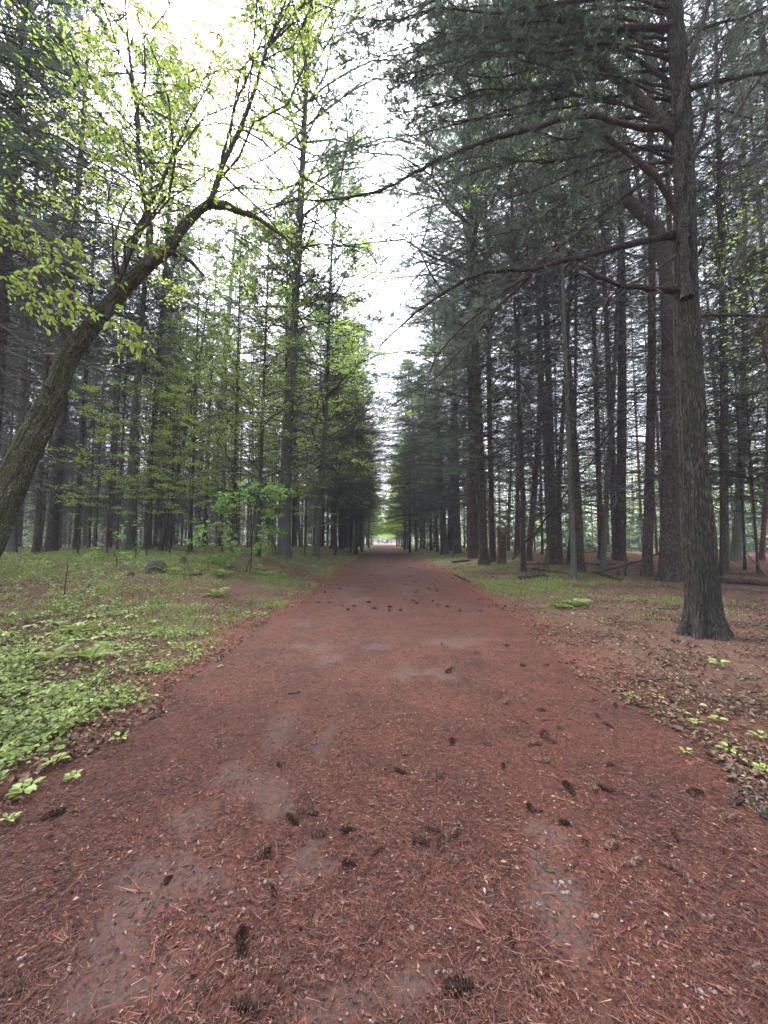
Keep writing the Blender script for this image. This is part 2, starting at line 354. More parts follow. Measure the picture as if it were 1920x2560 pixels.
# grass
mb = MB()
x, y = polar(rs, 210000, 4.2, 55, power=.9)
cv = coverness(x, y); k = (rs.rand(len(x)) < cv*S(4, 9, y)*S(.35, .6, fbm(x*.8+40, y*.8))*1.3) & ((x < edgeL(y)-.2) | (x > edgeR(y)+.3)) & (x > -24)
x, y = x[k], y[k]; n = len(x)
P = np.stack([x, y, hgt(x, y)], 1); d = norm(np.array([0, 0, 1.])+rs.normal(size=(n, 3))*.45)
slivers(mb, P, d, .06+.12*rs.rand(n), .004+.0007*y, rs, rs.rand(n))
o = mb.build('grass', M['grass']); tag(o, 'thin yellow green grass growing under the trees', 'grass', kind='stuff')

# ------------------------------------------------------------------ shared tree parts
def branch_lines(rs, z, az, L, up0, droop, n=6, wig=.06):
    """centre lines of B branches leaving the axis at height z, direction az"""
    B = len(z); t = np.linspace(0, 1, n)[None]
    a = az[:, None]+np.cumsum(rs.normal(size=(B, n))*wig, 1)
    r = L[:, None]*t; dz = L[:, None]*(up0[:, None]*t-droop[:, None]*t**2)+np.cumsum(rs.normal(size=(B, n))*wig*.3, 1)*L[:, None]*t
    return np.stack([np.cos(a)*r, np.sin(a)*r, z[:, None]+dz], -1)
def sample_on(P, rs, per, lo=.25, hi=1.):
    """points and tangents along lines: returns pos, tangent, s, owner"""
    B, n, _ = P.shape; s = lo+(hi-lo)*rs.rand(B, per); f = s*(n-1); i = np.minimum(f.astype(int), n-2); fr = (f-i)[..., None]
    bi = np.arange(B)[:, None]
    A = P[bi, i]; Bq = P[bi, i+1]
    return (A*(1-fr)+Bq*fr).reshape(-1, 3), norm(Bq-A).reshape(-1, 3), s.ravel(), np.repeat(np.arange(B), per)
def dead_mesh(seed, z0, z1, dens=1.0, Lmax=2.6):
    rs = RS(seed); mb = MB(); B = int((z1-z0)*9*dens)
    z = z0+(z1-z0)*rs.rand(B); L = Lmax*(.3+.7*rs.rand(B)**.8)
    P = branch_lines(rs, z, rs.rand(B)*6.283, L, rs.normal(size=B)*.18+.05, rs.rand(B)*.25, 6, .1)
    r = (.011+.014*L/Lmax*rs.rand(B))[:, None]*np.linspace(1, .25, 6)[None]
    tubes(mb, P, r, 3, rs.rand(B)*.5)
    p, t, s, o = sample_on(P, rs, 9)
    d = norm(t+rs.normal(size=t.shape)*[.55, .55, .3]); l = (L[o]*(1.05-s)*.5+.12)*(.4+.8*rs.rand(len(s)))
    n2 = len(p); Q = np.stack([p, p+d*l[:, None]*.5+rs.normal(size=(n2, 3))*.03, p+d*l[:, None]+rs.normal(size=(n2, 3))*.05], 1)
    tubes(mb, Q, np.tile([[.0075, .005, .002]], (n2, 1)), 3, rs.rand(n2)*.8)
    p2, t2, s2, o2 = sample_on(Q, rs, 4, .15, .95)
    slivers(mb, p2, norm(t2+rs.normal(size=t2.shape)*.6), l[o2]*.45*(.4+rs.rand(len(s2))), .007, rs, rs.rand(len(s2)))
    return mb.mesh('dead_branches', M['twig'])
def crown_mesh(seed, z0, H, Lmax, dens=1.0, droop=.12, needle=.14, width=.013, low=.25, sh=13, per=6):
    rs = RS(seed); mb = MB(); zs = []; k = z0
    while k < H-.3: k += .42/dens*(.7+.6*rs.rand()); zs += [k+rs.normal()*.06 for _ in range(rs.randint(4, 7))]
    z = np.array(zs); B = len(z); t = np.clip((z-z0)/(H-z0), 0, 1)
    L = Lmax*np.where(t < low, .45+.55*t/low, (1-(t-low)/(1-low))**.6*.95+.06)*(.35+.85*rs.rand(B))
    P = branch_lines(rs, z, rs.rand(B)*6.283, L, .12+.45*t+rs.normal(size=B)*.16, (np.full(B, droop)*(1-t)+.05)*(.4+1.2*rs.rand(B)), 7, .12)
    tubes(mb, P, (.008+.007*L)[:, None]*np.linspace(1, .2, 7)[None], 3, .3, 1)
    p, tt, s, o = sample_on(P, rs, sh, .18, 1.)
    side = norm(np.cross(tt, [0, 0, 1.]))*rs.choice([-1, 1], len(s))[:, None]
    d = norm(tt*.8+side*(.9-.4*s)[:, None]+rs.normal(size=tt.shape)*.18+[0, 0, .08]); l = (L[o]*.36*(1.08-s)+.16)*(.6+.6*rs.rand(len(s)))
    Q = np.stack([p, p+d*l[:, None]], 1); tubes(mb, Q, np.tile([[.004, .0015]], (len(p), 1)), 3, .4, 1)
    f = (.25+.75*(np.arange(per)+rs.rand(len(p), per))/per)
    c = p[:, None]+d[:, None]*(l[:, None]*f)[..., None]; c = c.reshape(-1, 3); dd = np.repeat(d, per, 0)
    kk = 6; c = np.repeat(c, kk, 0); dd = norm(np.repeat(dd, kk, 0)*.8+rs.normal(size=(len(c), 3))*.55)
    cl = np.repeat(rs.rand(len(p)), per*kk)
    slivers(mb, c, dd, needle*(.6+.6*rs.rand(len(c))), width, rs, np.clip(cl*.6+rs.rand(len(c))*.5, 0, 1), 0)
    return mb.mesh('crown', [M['needle'], M['twig']])
def leafy_mesh(seed, z0, H, Lmax, B=46, leaf=.055, up=.5, flat=.25, mat='broad', per=11, kk=9, droop=.2, stem=0):
    rs = RS(seed); mb = MB(); z = z0+(H-z0)*rs.rand(B)**.9; t = (z-z0)/(H-z0)
    L = Lmax*(1-.75*t)*(.5+.7*rs.rand(B))
    P = branch_lines(rs, z, rs.rand(B)*6.283, L, up*(.6+.8*rs.rand(B)), np.full(B, droop), 7, .12)
    tubes(mb, P, ((.006+.009*L)*(.6 if stem else 1))[:, None]*np.linspace(1, .15, 7)[None], 4 if stem else 3, .3, 1)
    if stem: tubes(mb, np.stack([.04*rs.normal(size=9), .04*rs.normal(size=9), np.linspace(z0-.1, H, 9)], 1), np.linspace(stem, .006, 9), 7, .3, 1, (1, .1, 0))
    p, tt, s, o = sample_on(P, rs, per, .25, 1.)
    d = norm(tt*.7+rs.normal(size=tt.shape)*[.7, .7, flat]); l = (L[o]*.35*(1.1-s)+.2)*(.5+.8*rs.rand(len(s)))
    Q = np.stack([p, p+d*l[:, None]], 1); tubes(mb, Q, np.tile([[.004, .001]], (len(p), 1)), 3, .4, 1)
    f = rs.rand(len(p), kk); c = (p[:, None]+d[:, None]*(l[:, None]*f)[..., None]).reshape(-1, 3)+rs.normal(size=(len(p)*kk, 3))*[.05, .05, .03]
    n = len(c); dd = norm(np.repeat(d, kk, 0)*.5+rs.normal(size=(n, 3))*[.7, .7, .35])
    leaves(mb, c, dd, norm(np.array([0, 0, 1.])+rs.normal(size=(n, 3))*.45), leaf*(.6+.7*rs.rand(n)), leaf*.55, rs, np.clip(np.repeat(rs.rand(len(p)), kk)*.5+rs.rand(n)*.5, 0, 1), 0, 4)
    return mb.mesh('crown', [M[mat], M['twig']])
H0 = 26.
DEAD = [dead_mesh(20+i, 2.0, 15.5, d, 3.2) for i, d in enumerate((1.2, 1.6, .9))]
HIGH = [crown_mesh(30+i, 9.5+i*1.5, H0, 4.2+.5*i, .9, .2, low=.35+.1*i, sh=12, per=5) for i in range(3)]
SPARSE = [crown_mesh(80+i, 13.+i, H0, 2.6, .75, .15, sh=9, per=5, width=.016) for i in range(2)]
DENSE = [crown_mesh(84+i, 7.5+i, H0, 4.4, .95, .2, needle=.15, low=.4, sh=14, per=6) for i in range(2)]
FARLEAF = leafy_mesh(66, 1.8, 18, 4.2, 80, .26, .35, per=12, kk=5, mat='glow')
LOW = [crown_mesh(40+i, 4.+i*1.3, H0, 4.3, .95, .28, low=.45, sh=13, per=6) for i in range(2)]
YOUNG = [crown_mesh(50, 2.2, 12, 1.9, 1.1, .2, needle=.12)]
BROAD = [leafy_mesh(60+i, 3.6, 18, 4.0, 84, .092, .5, per=12, kk=10) for i in range(3)]
BEECH = [leafy_mesh(70+i, 1.4, 7.5, 2.7, 24, .07, .12, .03, 'beech', 15, 8, .07) for i in range(3)]

def trunk_mb(pts, radii, sides=12, flare=.5, seed=0, sub=10, wob=.0):
    """pts: local polyline; resampled, root flare at the foot"""
    pts = np.asarray(pts, float); radii = np.asarray(radii, float)
    seg = np.r_[0, np.cumsum(np.linalg.norm(np.diff(pts, axis=0), axis=1))]
    s = np.unique(np.r_[np.array([0, .08, .2, .4, .7, 1.1]), np.linspace(0, seg[-1], max(8, int(sub)))]); s = s[s <= seg[-1]+1e-6]
    P = np.stack([np.interp(s, seg, pts[:, k]) for k in range(3)], 1)
    K = np.array([.25, .5, .25])
    for _ in range(3):
        Q = P.copy(); Q[1:-1] = P[:-2]*.25+P[1:-1]*.5+P[2:]*.25; P = Q
    R = np.interp(s, seg, radii)*(1+flare*np.exp(-s/.28))
    rs = RS(seed); P[:, :2] += (np.cumsum(rs.normal(size=(len(s), 2)), 0)*wob)
    mb = MB(); mb_idx = tubes(mb, P, R, sides, .5, 0, (1, .1, .02))
    V = mb.V[0]; a = np.tile(np.arange(sides)/sides*2*np.pi, len(s)); sr = np.repeat(s, sides)
    ctr = np.repeat(P, sides, 0); ph = rs.rand()*6
    k = 1+.22*np.exp(-sr/.3)*np.cos(a*5+ph)+.04*np.cos(a*2+ph+sr*.3)+.03*np.sin(a*3+sr*1.3)
    mb.V[0] = ctr+(V-ctr)*k[:, None]
    mb.V[0][:sides, 2] -= .25
    return mb
def set_lean(e, vec):
    q = Vector((0, 0, 1)).rotation_difference(Vector(vec).normalized()); e.rotation_mode = 'QUATERNION'; e.rotation_quaternion = q
from mathutils import Quaternion
FEET = []
def pine(px, py, wpx, line, H, crown, label, bk='bark', dead=1, name='pine_tree', dy=0, cs=1., spin=None, foot=None, group=None):
    """a pine whose foot and trunk line are given where the photo shows them"""
    if crown in ('high', 'sparse', 'dense'): H = H*1.2
    g = gnd(px, py) if foot is None else np.array([foot[0], foot[1], hz(*foot)]); Y = g[1]; fx = abs(g[0]/Y)
    r = wpx/2*Y/FPX/math.sqrt(1+fx*fx) if foot is None else wpx
    FEET.append((g[0], g[1], r))
    seed = len(FEET)*13+1; rs = RS(seed)
    e = empty(name, g); e['label'] = label; e['category'] = 'tree'
    if group: e['group'] = group
    pts = [np.zeros(3)]
    for (qx, qy) in line: pts.append(at(qx, qy, Y)-g)
    top = pts[-1]; lean = (top-pts[0])/max(top[2], 1e-3) if len(pts) > 1 else np.array([rs.normal()*.012, rs.normal()*.012, 1.])
    if len(pts) > 2: lean = (pts[-1]-pts[-2])/max((pts[-1]-pts[-2])[2], 1e-3)
    if crown is not None and crown != 'none':
        lean = lean*np.array([.6, .6, 1])
        z = top[2]
        while z < H-2: z = min(z+4, H); pts.append(pts[-1]*1+lean*(z-pts[-1][2]))
    pts = np.array(pts); zt = pts[-1, 2]
    rad = r*np.clip(1-.84*(np.clip(pts[:, 2]/max(H, zt), 0, 1))**1.15, .08, 1)
    mb = trunk_mb(pts, rad, 14 if r > .12 else 8, .35, seed, 16)
    mb.build('trunk', M[bk], e, smooth=True)
    # knots and branch stubs on the bare trunk
    ax = pts[-1]-pts[0]; q = Vector((0, 0, 1)).rotation_difference(Vector(ax).normalized())
    rot = rs.rand()*6.28 if spin is None else spin
    def sub(nm, me, s, kind='stuff'):
        o = bpy.data.objects.new(nm, me); link(o, e); o.rotation_mode = 'QUATERNION'
        o.rotation_quaternion = q @ Quaternion((0, 0, 1), rot); o.scale = (cs*s, cs*s, s); o['kind'] = kind; return o
    s = H/H0
    cs0 = cs
    if dead: sub('dead_branches', DEAD[rs.randint(3)], s*(1 if dead == 1 else dead))
    if crown == 'high': sub('crown', HIGH[rs.randint(3)], s)
    elif crown == 'dense': sub('crown', DENSE[rs.randint(2)], s)
    elif crown == 'farleaf': sub('crown', FARLEAF, H/18)
    elif crown == 'sparse': sub('crown', SPARSE[rs.randint(2)], s)
    elif crown == 'low': sub('crown', LOW[rs.randint(2)], s)
    elif crown == 'young': sub('crown', YOUNG[0], H/12)
    elif crown == 'broad': sub('crown', BROAD[rs.randint(3)], H/18)
    elif crown == 'beech': sub('crown', BEECH[rs.randint(3)], H/7.5)
    return e

# ------------------------------------------------------------------ trees one can point to, left of the path
T = pine
T(127, 1380, 33, [(154, 1060), (169, 831), (181, 650), (193, 500)], 30, 'dense', 'thick dark pine directly behind the leaning mossy trunk', cs=1.15)
T(157, 1362, 20, [(163, 1100), (172, 900)], 26, 'high', 'grey pine trunk touching the right side of the thick pine behind the mossy tree')
T(208, 1359, 20, [(214, 1060)], 29, 'dense', 'dark pine with mossy foot right of the twin trunks behind the mossy tree', cs=1.1)
T(223, 1371, 8, [(229, 1200), (235, 1060)], 18, 'high', 'pole thin pine just right of the dark pine with mossy foot')
T(90, 1368, 10, [(105, 1280), (120, 1196)], 6, 'none', 'leaning red dead trunk left of the thick pine behind the mossy tree', 'bark_red', 0, 'dead_tree')
T(253, 1350, 18, [(265, 1000)], 26, 'high', 'brown pine in the dark gap between the pole thin pine and the reddish knotted pine')
T(319, 1377, 23, [(328, 1180), (335, 1000), (344, 952), (362, 711)], 29, 'dense', 'pine with pale grey foot and reddish upper trunk with long dead branches', 'bark_pale', cs=1.1)
T(369, 1374, 21, [(375, 1200), (389, 1000), (395, 952), (413, 680)], 30, 'dense', 'black looking pine to the right of the pine with pale grey foot')
T(401, 1380, 13, [(413, 1310), (437, 1210), (470, 1060), (500, 900)], 17, 'broad', 'slim curved tree sweeping right between two dark pines on the left', 'limb', 0, 'curved_tree')
T(428, 1362, 24, [(431, 1000)], 30, 'dense', 'broad dark pine behind the slim curved tree')
T(45, 1334, 17, [(55, 1100)], 26, 'high', 'black pine trunk half hidden behind the mossy leaning trunk')
T(78, 1340, 18, [(92, 1060)], 26, 'high', 'shadowed pine with a leaning pale stick at its foot')
T(100, 1345, 13, [(108, 1100)], 24, 'high', 'grey slim pine squeezed between the shadowed pine and the red dead trunk')
T(710, 1392, 30, [(719, 1000), (728, 952), (740, 711), (753, 500)], 30, 'dense', 'tall pale grey pine standing alone at the left edge of the path', 'bark_pale', .9, cs=1.6)
T(790, 1393, 15, [(805, 1180), (819, 1000), (825, 650), (837, 560)], 27, 'broad', 'slim grey leaning tree right of the tall pale pine', 'bark_pale', 0, 'slim_tree', cs=1.35)
T(752, 1370, 9, [(745, 1300), (738, 1200)], 14, 'broad', 'thin bent tree between the tall pale pine and the slim leaning tree', 'bark_pale', 0, 'slim_tree')
T(532, 1358, 25, [(540, 1150), (554, 1000), (578, 711), (593, 530)], 30, 'dense', 'large dark pine behind the maple sapling')
T(584, 1350, 12, [(590, 1000)], 25, 'high', 'slim pine right behind the large dark pine near the maple sapling')
T(632, 1345, 10, [(645, 1150), (656, 1000)], 24, 'high', 'slim black pine left of the tall pale pine')
T(834, 1373, 16, [(838, 1100)], 26, 'low', 'left pine of the tight cluster where the trees close in left of the path', cs=1.3)
T(852, 1373, 11, [(860, 1150)], 26, 'low', 'middle pine of the tight cluster left of the path', cs=1.3)
T(873, 1369, 24, [(880, 1150)], 29, 'low', 'stoutest pine of the tight cluster left of the path', 'bark_pale', cs=1.3)
T(774, 1360, 12, [(776, 1100)], 25, 'low', 'reddish pine in the shade right of the tall pale pine', 'bark_red', cs=1.3)
T(490, 1347, 13, [(500, 1100)], 25, 'high', 'slightly leaning pine left of the large dark pine behind the sapling')
T(451, 1337, 12, [(451, 1050)], 25, 'high', 'straight brown pine far back right of the broad dark pine')
# right of the path
T(1111, 1386, 19, [(1097, 1120)], 27, 'low', 'pine with swept foot behind the bright green shrub right of the path', cs=1.75)
T(1041, 1378, 7, [(1034, 1181)], 25, 'low', 'slim lone pine at the right edge of the path in the distance', cs=1.7)
T(1059, 1372, 12, [(1055, 1150)], 25, 'low', 'dark pine behind the slim lone pine at the right edge', cs=1.75)
T(1076, 1365, 8, [(1072, 1150)], 23, 'low', 'thin pine next to the dark pine behind the lone pine', cs=1.3)
T(1090, 1368, 15, [(1090, 1180)], 27, 'low', 'pine touching the left side of the pine with swept foot', cs=1.75)
T(1126, 1377, 18, [(1132, 1060)], 28, 'low', 'brown pine right behind the pine with swept foot', cs=1.75)
T(1144, 1384, 18, [(1140, 1150), (1138, 1000)], 28, 'low', 'rough barked pine second to the right of the swept foot pine', cs=1.3)
T(1181, 1396, 20, [(1177, 1120)], 27, 'high', 'reddish pine left of the big straight dark pine near the path', 'bark_red')
T(1194, 1392, 12, [(1186, 1120)], 26, 'high', 'narrow pine hidden between the reddish pine and the straight dark pine')
T(1209, 1413, 23, [(1204, 1200), (1195, 1000)], 33, 'low', 'big straight dark pine nearest the path on the right bank', cs=1.75)
T(1231, 1398, 15, [(1228, 1200), (1224, 1000)], 33, 'high', 'slimmer dark pine close behind the big straight dark pine', cs=1.4)
T(1308, 1432, 13, [(1307, 1181), (1295, 1000), (1293, 952), (1285, 711)], 22, 'sparse', 'slender tree with green foot right of the broken stump', 'limb')
T(1291, 1389, 12, [(1296, 1150)], 24, 'sparse', 'red brown pine just behind the slender tree with green foot', 'bark_red')
T(1270, 1377, 9, [(1275, 1200), (1285, 1000)], 22, 'high', 'thin pine behind the broken stump leaning right')
T(1320, 1401, 16, [(1334, 1271), (1346, 1090), (1355, 1000), (1346, 771)], 26, 'sparse', 'pine with torn orange wood near its foot', 'bark_red')
T(1385, 1411, 22, [(1380, 1200), (1376, 1090)], 27, 'sparse', 'forked looking dark pine in the middle of the right bank')
T(1401, 1408, 14, [(1392, 1250), (1400, 1120), (1412, 1000)], 26, 'sparse', 'dark stem pressed to the right side of the forked looking pine')
T(1364, 1419, 7, [(1372, 1340), (1380, 1250)], 8, 'none', 'short mossy foot leaning into the forked looking pine', 'bark_moss', 0, 'leaning_tree')
T(1436, 1449, 14, [(1424, 1151), (1418, 1000)], 22, 'sparse', 'pale straight young pine with mossy foot right of the forked pine', 'bark_pale')
T(1451, 1431, 20, [(1442, 1151), (1430, 1000), (1421, 952), (1406, 711), (1382, 530)], 29, 'sparse', 'dark pine leaning left behind the pale young pine')
T(1421, 1407, 12, [(1432, 1300), (1436, 1200)], 24, 'sparse', 'pine glimpsed left of the pale young pine')
T(1507, 1422, 15, [(1515, 1250), (1522, 1120), (1534, 1000)], 23, 'sparse', 'pine leaning right with grey green foot left of the tallest straight pine', 'bark_pale')
T(1550, 1402, 29, [(1553, 1200), (1556, 1000), (1556, 952), (1554, 530)], 31, 'sparse', 'tall straight pine with pale crown and wide foot before the brush pile')
T(1563, 1441, 5, [(1565, 1271)], 4, 'none', 'thin dead pole in front of the straight pine with wide foot', 'limb', 0, 'dead_tree')
T(1617, 1441, 26, [(1622, 1250), (1628, 1090), (1631, 801), (1631, 590)], 29, 'sparse', 'dark pine between the tall straight pine and the thick bent tree')
T(1700, 1447, 22, [(1695, 1200), (1690, 1000)], 25, 'sparse', 'dark stem hidden between the thick bent tree and the foreground trunk')
T(1803, 1441, 9, [(1803, 1200), (1805, 1000)], 20, 'sparse', 'black thin pine right of the foreground trunk', 'limb')
T(1812, 1431, 21, [(1812, 1200), (1812, 1000), (1809, 681)], 28, 'sparse', 'grey pine behind the black thin pine right of the foreground trunk')
T(1839, 1401, 28, [(1848, 1250), (1854, 1151), (1863, 922)], 27, 'sparse', 'stout pale pine at the right with dark foot', 'bark_pale')
T(1863, 1426, 8, [(1858, 1300), (1850, 1150)], 14, 'young', 'thin leaning stem right of the stout pale pine', 'limb')
T(1895, 1432, 8, [(1888, 1300), (1878, 1211), (1870, 1050)], 16, 'broad', 'slim bent stem nearest the right picture edge', 'limb', 0, 'slim_tree')
T(1904, 1401, 15, [(1909, 1320), (1914, 1271)], 24, 'sparse', 'reddish pine at the far right edge', 'bark_red')
# row trees and leafy trees of the middle distance
T(900, 1368, 14, [(903, 1200)], 24, 'low', 'last dark pine of the left row before the path narrows', cs=1.3)
for foot, H, lb in [((-5.7, 17.5), 16, 'slender leafy tree with airy spring leaves left of the tall pale pine'), ((-3.9, 31), 20, 'airy leafy tree closest to the left path edge'), ((-3.4, 40), 21, 'light green tree leaning over the left path edge in the middle distance'), ((-3.2, 55), 20, 'leafy tree far along the left path edge'), ((-8.2, 21), 19, 'airy green tree between the maple sapling and the tall pale pine'), ((3.9, 66), 17, 'leafy tree far along the right path edge'), ((-11.5, 23), 20, 'green leafy tree rising behind the maple sapling'), ((-7.2, 29), 20, 'bright leafy tree just behind the slim leaning tree'), ((-3.4, 112), 15, 'green leafy tree on the left where the path grows narrow'), ((3.6, 104), 13, 'yellow green tree on the right side of the far path'), ((-8.5, 36), 21, 'bright green leafy tree behind the tall pale pine'), ((-5.2, 42), 22, 'bright green leafy tree rising left of the sky gap'),
                    ((-15, 30), 16, 'green leafy tree among the pines on the left'), ((-21, 34), 17, 'yellow green leafy tree deep on the left'),
                    ((14, 40), 17, 'yellow green leafy tree showing between the trunks on the right'), ((22, 38), 18, 'light green leafy tree behind the tall straight pine'),
                    ((30, 36), 19, 'green leafy tree right of the foreground trunk'), ((38, 42), 18, 'green leafy tree at the far right behind thin stems'),
                    ((-3.6, 96), 14, 'bright yellow green tree arching over the left end of the path'), ((4.2, 128), 14, 'green tree overhanging the right end of the path'), ((-6, 118), 16, 'leafy tree second in line on the left of the far path'), ((6, 145), 18, 'leafy tree set back right of the far path'), ((-2.6, 190), 16, 'farthest leafy tree arching over the path end'), ((1.8, 205), 16, 'farthest leafy tree on the right of the path end'), ((-4, 150), 17, 'leafy tree closing the far end of the path above the walkers'), ((3.4, 168), 18, 'leafy tree behind the walkers at the far right end')]:
    T(0, 0, .11, [], H, 'farleaf' if foot[1] > 80 else 'broad', lb, 'limb', 0, 'leafy_tree', foot=foot, cs=1.3 if foot[1] > 80 else 1.15)
for foot, H, lb in [((-7.4, 19.5), 8.5, 'young beech with layered bright leaves left of the tall pale pine'), ((-10.5, 19), 8.5, 'young beech with flat sprays of leaves before the dark pines'),
                    ((-12.5, 17.5), 6.5, 'small beech with light sprays near the reddish knotted pine'), ((-4.9, 24), 7., 'leafy young beech by the slim leaning tree'),
                    ((-9.2, 22), 9., 'taller young beech behind the maple sapling'), ((-8.6, 22.5), 10.5, 'tall young beech spreading bright sprays left of the tall pale pine'), ((-5.6, 20.5), 8., 'young beech with light sprays brushing the tall pale pine'), ((-13, 17.5), 8., 'young beech with wide flat boughs before the black looking pine'), ((-11.8, 21), 7.5, 'young beech in the shade between the black looking pine and the maple sapling'), ((-9.4, 18.6), 6.5, 'low young beech just left of the maple sapling'), ((-6.6, 23.5), 8., 'young beech rising behind the maple sapling toward the tall pale pine'), ((-15, 19), 4.5, 'low beech spray before the dark wood on the left')]:
    T(0, 0, .035, [], H, 'beech', lb, 'limb', 0, 'young_beech', foot=foot)

T(0, 0, .17, [], 24, 'low', 'pine on the left edge whose wide crown reaches over the path behind the tight cluster', foot=(-2.8, 39), cs=1.7)
T(0, 0, .15, [], 23, 'low', 'pine whose wide crown reaches over the path from just behind the slim lone pine', foot=(3.1, 46), cs=1.8)
T(0, 0, .17, [], 23, 'low', 'pine on the left whose crown bridges the path where the sky gap ends', foot=(-2.9, 50), cs=1.75)
T(0, 0, .16, [], 23, 'low', 'pine on the right whose crown bridges the path where the sky gap ends', foot=(3.0, 56), cs=1.75)
T(0, 0, .15, [], 22, 'low', 'smaller bridging pine farther along the left path edge', foot=(-2.8, 72), cs=1.8)
T(0, 0, .12, [], 19, 'farleaf', 'leafy tree reaching over the path from the right far ahead', 'limb', 0, 'leafy_tree', foot=(2.9, 88), cs=1.3)
# ------------------------------------------------------------------ the rest of the wood, each tree its own object
def free(x, y, d): return all((x-a)**2+(y-b)**2 > d*d for a, b, _ in FEET)
fill = []; rs = RS(5)
for side in (-1, 1):                       # rows that line the path into the distance
    y = 44.
    while y < 122:
        fill.append((side*(4.5-.9*(y > 62)+abs(rs.normal())*(1.2 if y < 62 else .7)), y, .13+.08*rs.rand(), 19+5*rs.rand(), 'low' if y < 60 or rs.rand() < .45 else 'farleaf', 'row')); y += 3.2+2.5*rs.rand()+.02*y
cand = []
for gx in np.arange(-46, 47, 3.1):
    for gy in np.arange(13, 60, 3.0):
        x = gx+rs.normal()*.9; y = gy+rs.normal()*.9
        if abs(x) < 5.6 or abs(x) > y*1.02+3: continue
        if x < 0 and y < 17.5+.2*abs(x+8): continue
        if x > 0 and y < 15+.35*max(0, x-4)*0 + (4 if x < 12 else 0): continue
        if not free(x, y, 1.5): continue
        if x > 4 and rs.rand() < (.45 if y < 34 else .8): continue
        if x < 0 and rs.rand() < .18: continue
        cand.append((x, y))
cand.sort(key=lambda p: p[1])
for (x, y) in cand[:165]:
    r = .06+.15*rs.rand()**1.3; H = 17+10*(r/.2)*.6+4*rs.rand()
    fill.append((x, y, r, H, 'sparse' if rs.rand() < .8 else 'high', 'deep'))
for (x, y, r, H, cr, wh) in fill:
    L_ = x < 0
    if wh == 'row': lb, gr = ('distant dark pine in the row lining the left of the path' if L_ else 'distant dark pine in the row lining the right of the path'), ('pines lining the far path on the left' if L_ else 'pines lining the far path on the right')
    elif r > .13: lb, gr = ('dark straight pine standing deep in the shaded wood on the left' if L_ else 'dark straight pine standing deep in the open wood on the right'), ('straight pines deep in the left wood' if L_ else 'straight pines deep in the right wood')
    else: lb, gr = ('thin pole like pine deep in the shaded wood on the left' if L_ else 'thin pole like pine deep in the open wood on the right'), ('thin pines deep in the left wood' if L_ else 'thin pines deep in the right wood')
    bk = ['bark', 'bark', 'bark_red', 'bark_pale'][rs.randint(4)]
    if cr == 'farleaf': lb = 'distant leafy tree among the pines on the '+('left' if L_ else 'right')+' of the far path'; gr = lb.replace('tree', 'trees', 1)
    if wh == 'deep':
        qx = CX+x/y*FPX
        zn = ('near the left picture edge' if qx < 330 else 'behind the maple sapling' if qx < 640 else 'behind the tall pale pine' if L_ else
              'behind the broken stump' if qx < 1290 else 'behind the forked looking pine' if qx < 1480 else 'behind the tall straight pine' if qx < 1720 else 'to the right of the huge pine')
        col_ = {'bark': 'dark', 'bark_red': 'reddish', 'bark_pale': 'greyish'}[bk]; th = 'straight' if r > .13 else 'thin pole like'; dp = 'a few rows back' if y < 34 else 'deep in the wood'
        lb = f'{th} {col_} pine {dp} {zn}'; gr = f'{th} {col_} pines {dp} {zn}'
    T(0, 0, r, [], H, cr, lb, bk, 1, foot=(x, y), group=gr, cs=(1.4 if y < 62 else 1.6 if cr == 'low' else 1.1) if wh == 'row' else 1.)
# far wood that reads as one mass
mb = MB(); rs = RS(19); n = 15000
x = np.where(rs.rand(n) < .5, -1, 1)*(5.5+rs.rand(n)**.8*120); y = 48+rs.rand(n)**.7*150; q2 = (rs.rand(n) < .2); y[q2] = 33+25*rs.rand(q2.sum()); x[q2] = np.abs(x[q2])+5; q_ = rs.rand(n) < .07; x[q_] = rs.normal(size=q_.sum())*7; y[q_] = 222+30*rs.rand(q_.sum()); z = hgt(x, y)+.1+(2.5+y*.03)*rs.rand(n)**1.5
d = norm(rs.normal(size=(n, 3))*[1, 1, .6]); tubes(mb, np.stack([np.stack([x, y, z], 1), np.stack([x, y, z], 1)+d*(.8+2.2*rs.rand(n, 1))], 1), np.tile([[.05, .02]], (n, 1)), 3, rs.rand(n), 1)
k = rs.rand(n) < .45; c = np.repeat(np.stack([x, y, z], 1)[k], 6, 0)+rs.normal(size=(k.sum()*6, 3))*[.7, .7, .45]
leaves(mb, c, rnd_dir(rs, len(c), .4), norm(rs.normal(size=(len(c), 3))+[0, 0, .3]), .7, .55, rs, rs.rand(len(c))*.6, 0, 4)
n = 16000; x = -(9+rs.rand(n)**.9*75); y = 27+rs.rand(n)*60; z = hgt(x, y)+8.5*rs.rand(n)**1.2; d = norm(rs.normal(size=(n, 3))*[1, 1, .35])
tubes(mb, np.stack([np.stack([x, y, z], 1), np.stack([x, y, z], 1)+d*(.8+1.8*rs.rand(n, 1))], 1), np.tile([[.022, .008]], (n, 1)), 3, rs.rand(n), 1)
o = mb.build('distant_thicket', [M['needle'], M['twig']]); tag(o, 'dark tangle of brush and young growth closing the wood at ground level', 'thicket', kind='stuff')
mb = MB(); rs = RS(9); n = 620
x = np.where(rs.rand(n) < .66, -1, 1)*(6+rs.rand(n)**.8*105); y = 56+rs.rand(n)*95; P = []
z = hgt(x, y); t = np.linspace(0, 1, 4)
H = 18+8*rs.rand(n)
P = np.stack([x[:, None]+rs.normal(size=(n, 1))*.8*t, y[:, None]+0*t, z[:, None]-.2+H[:, None]*t], -1)
tubes(mb, P, (.1+.14*rs.rand(n))[:, None]*(1-.8*t)[None], 5, rs.rand(n)*.7, 1, (1, .1, 0))
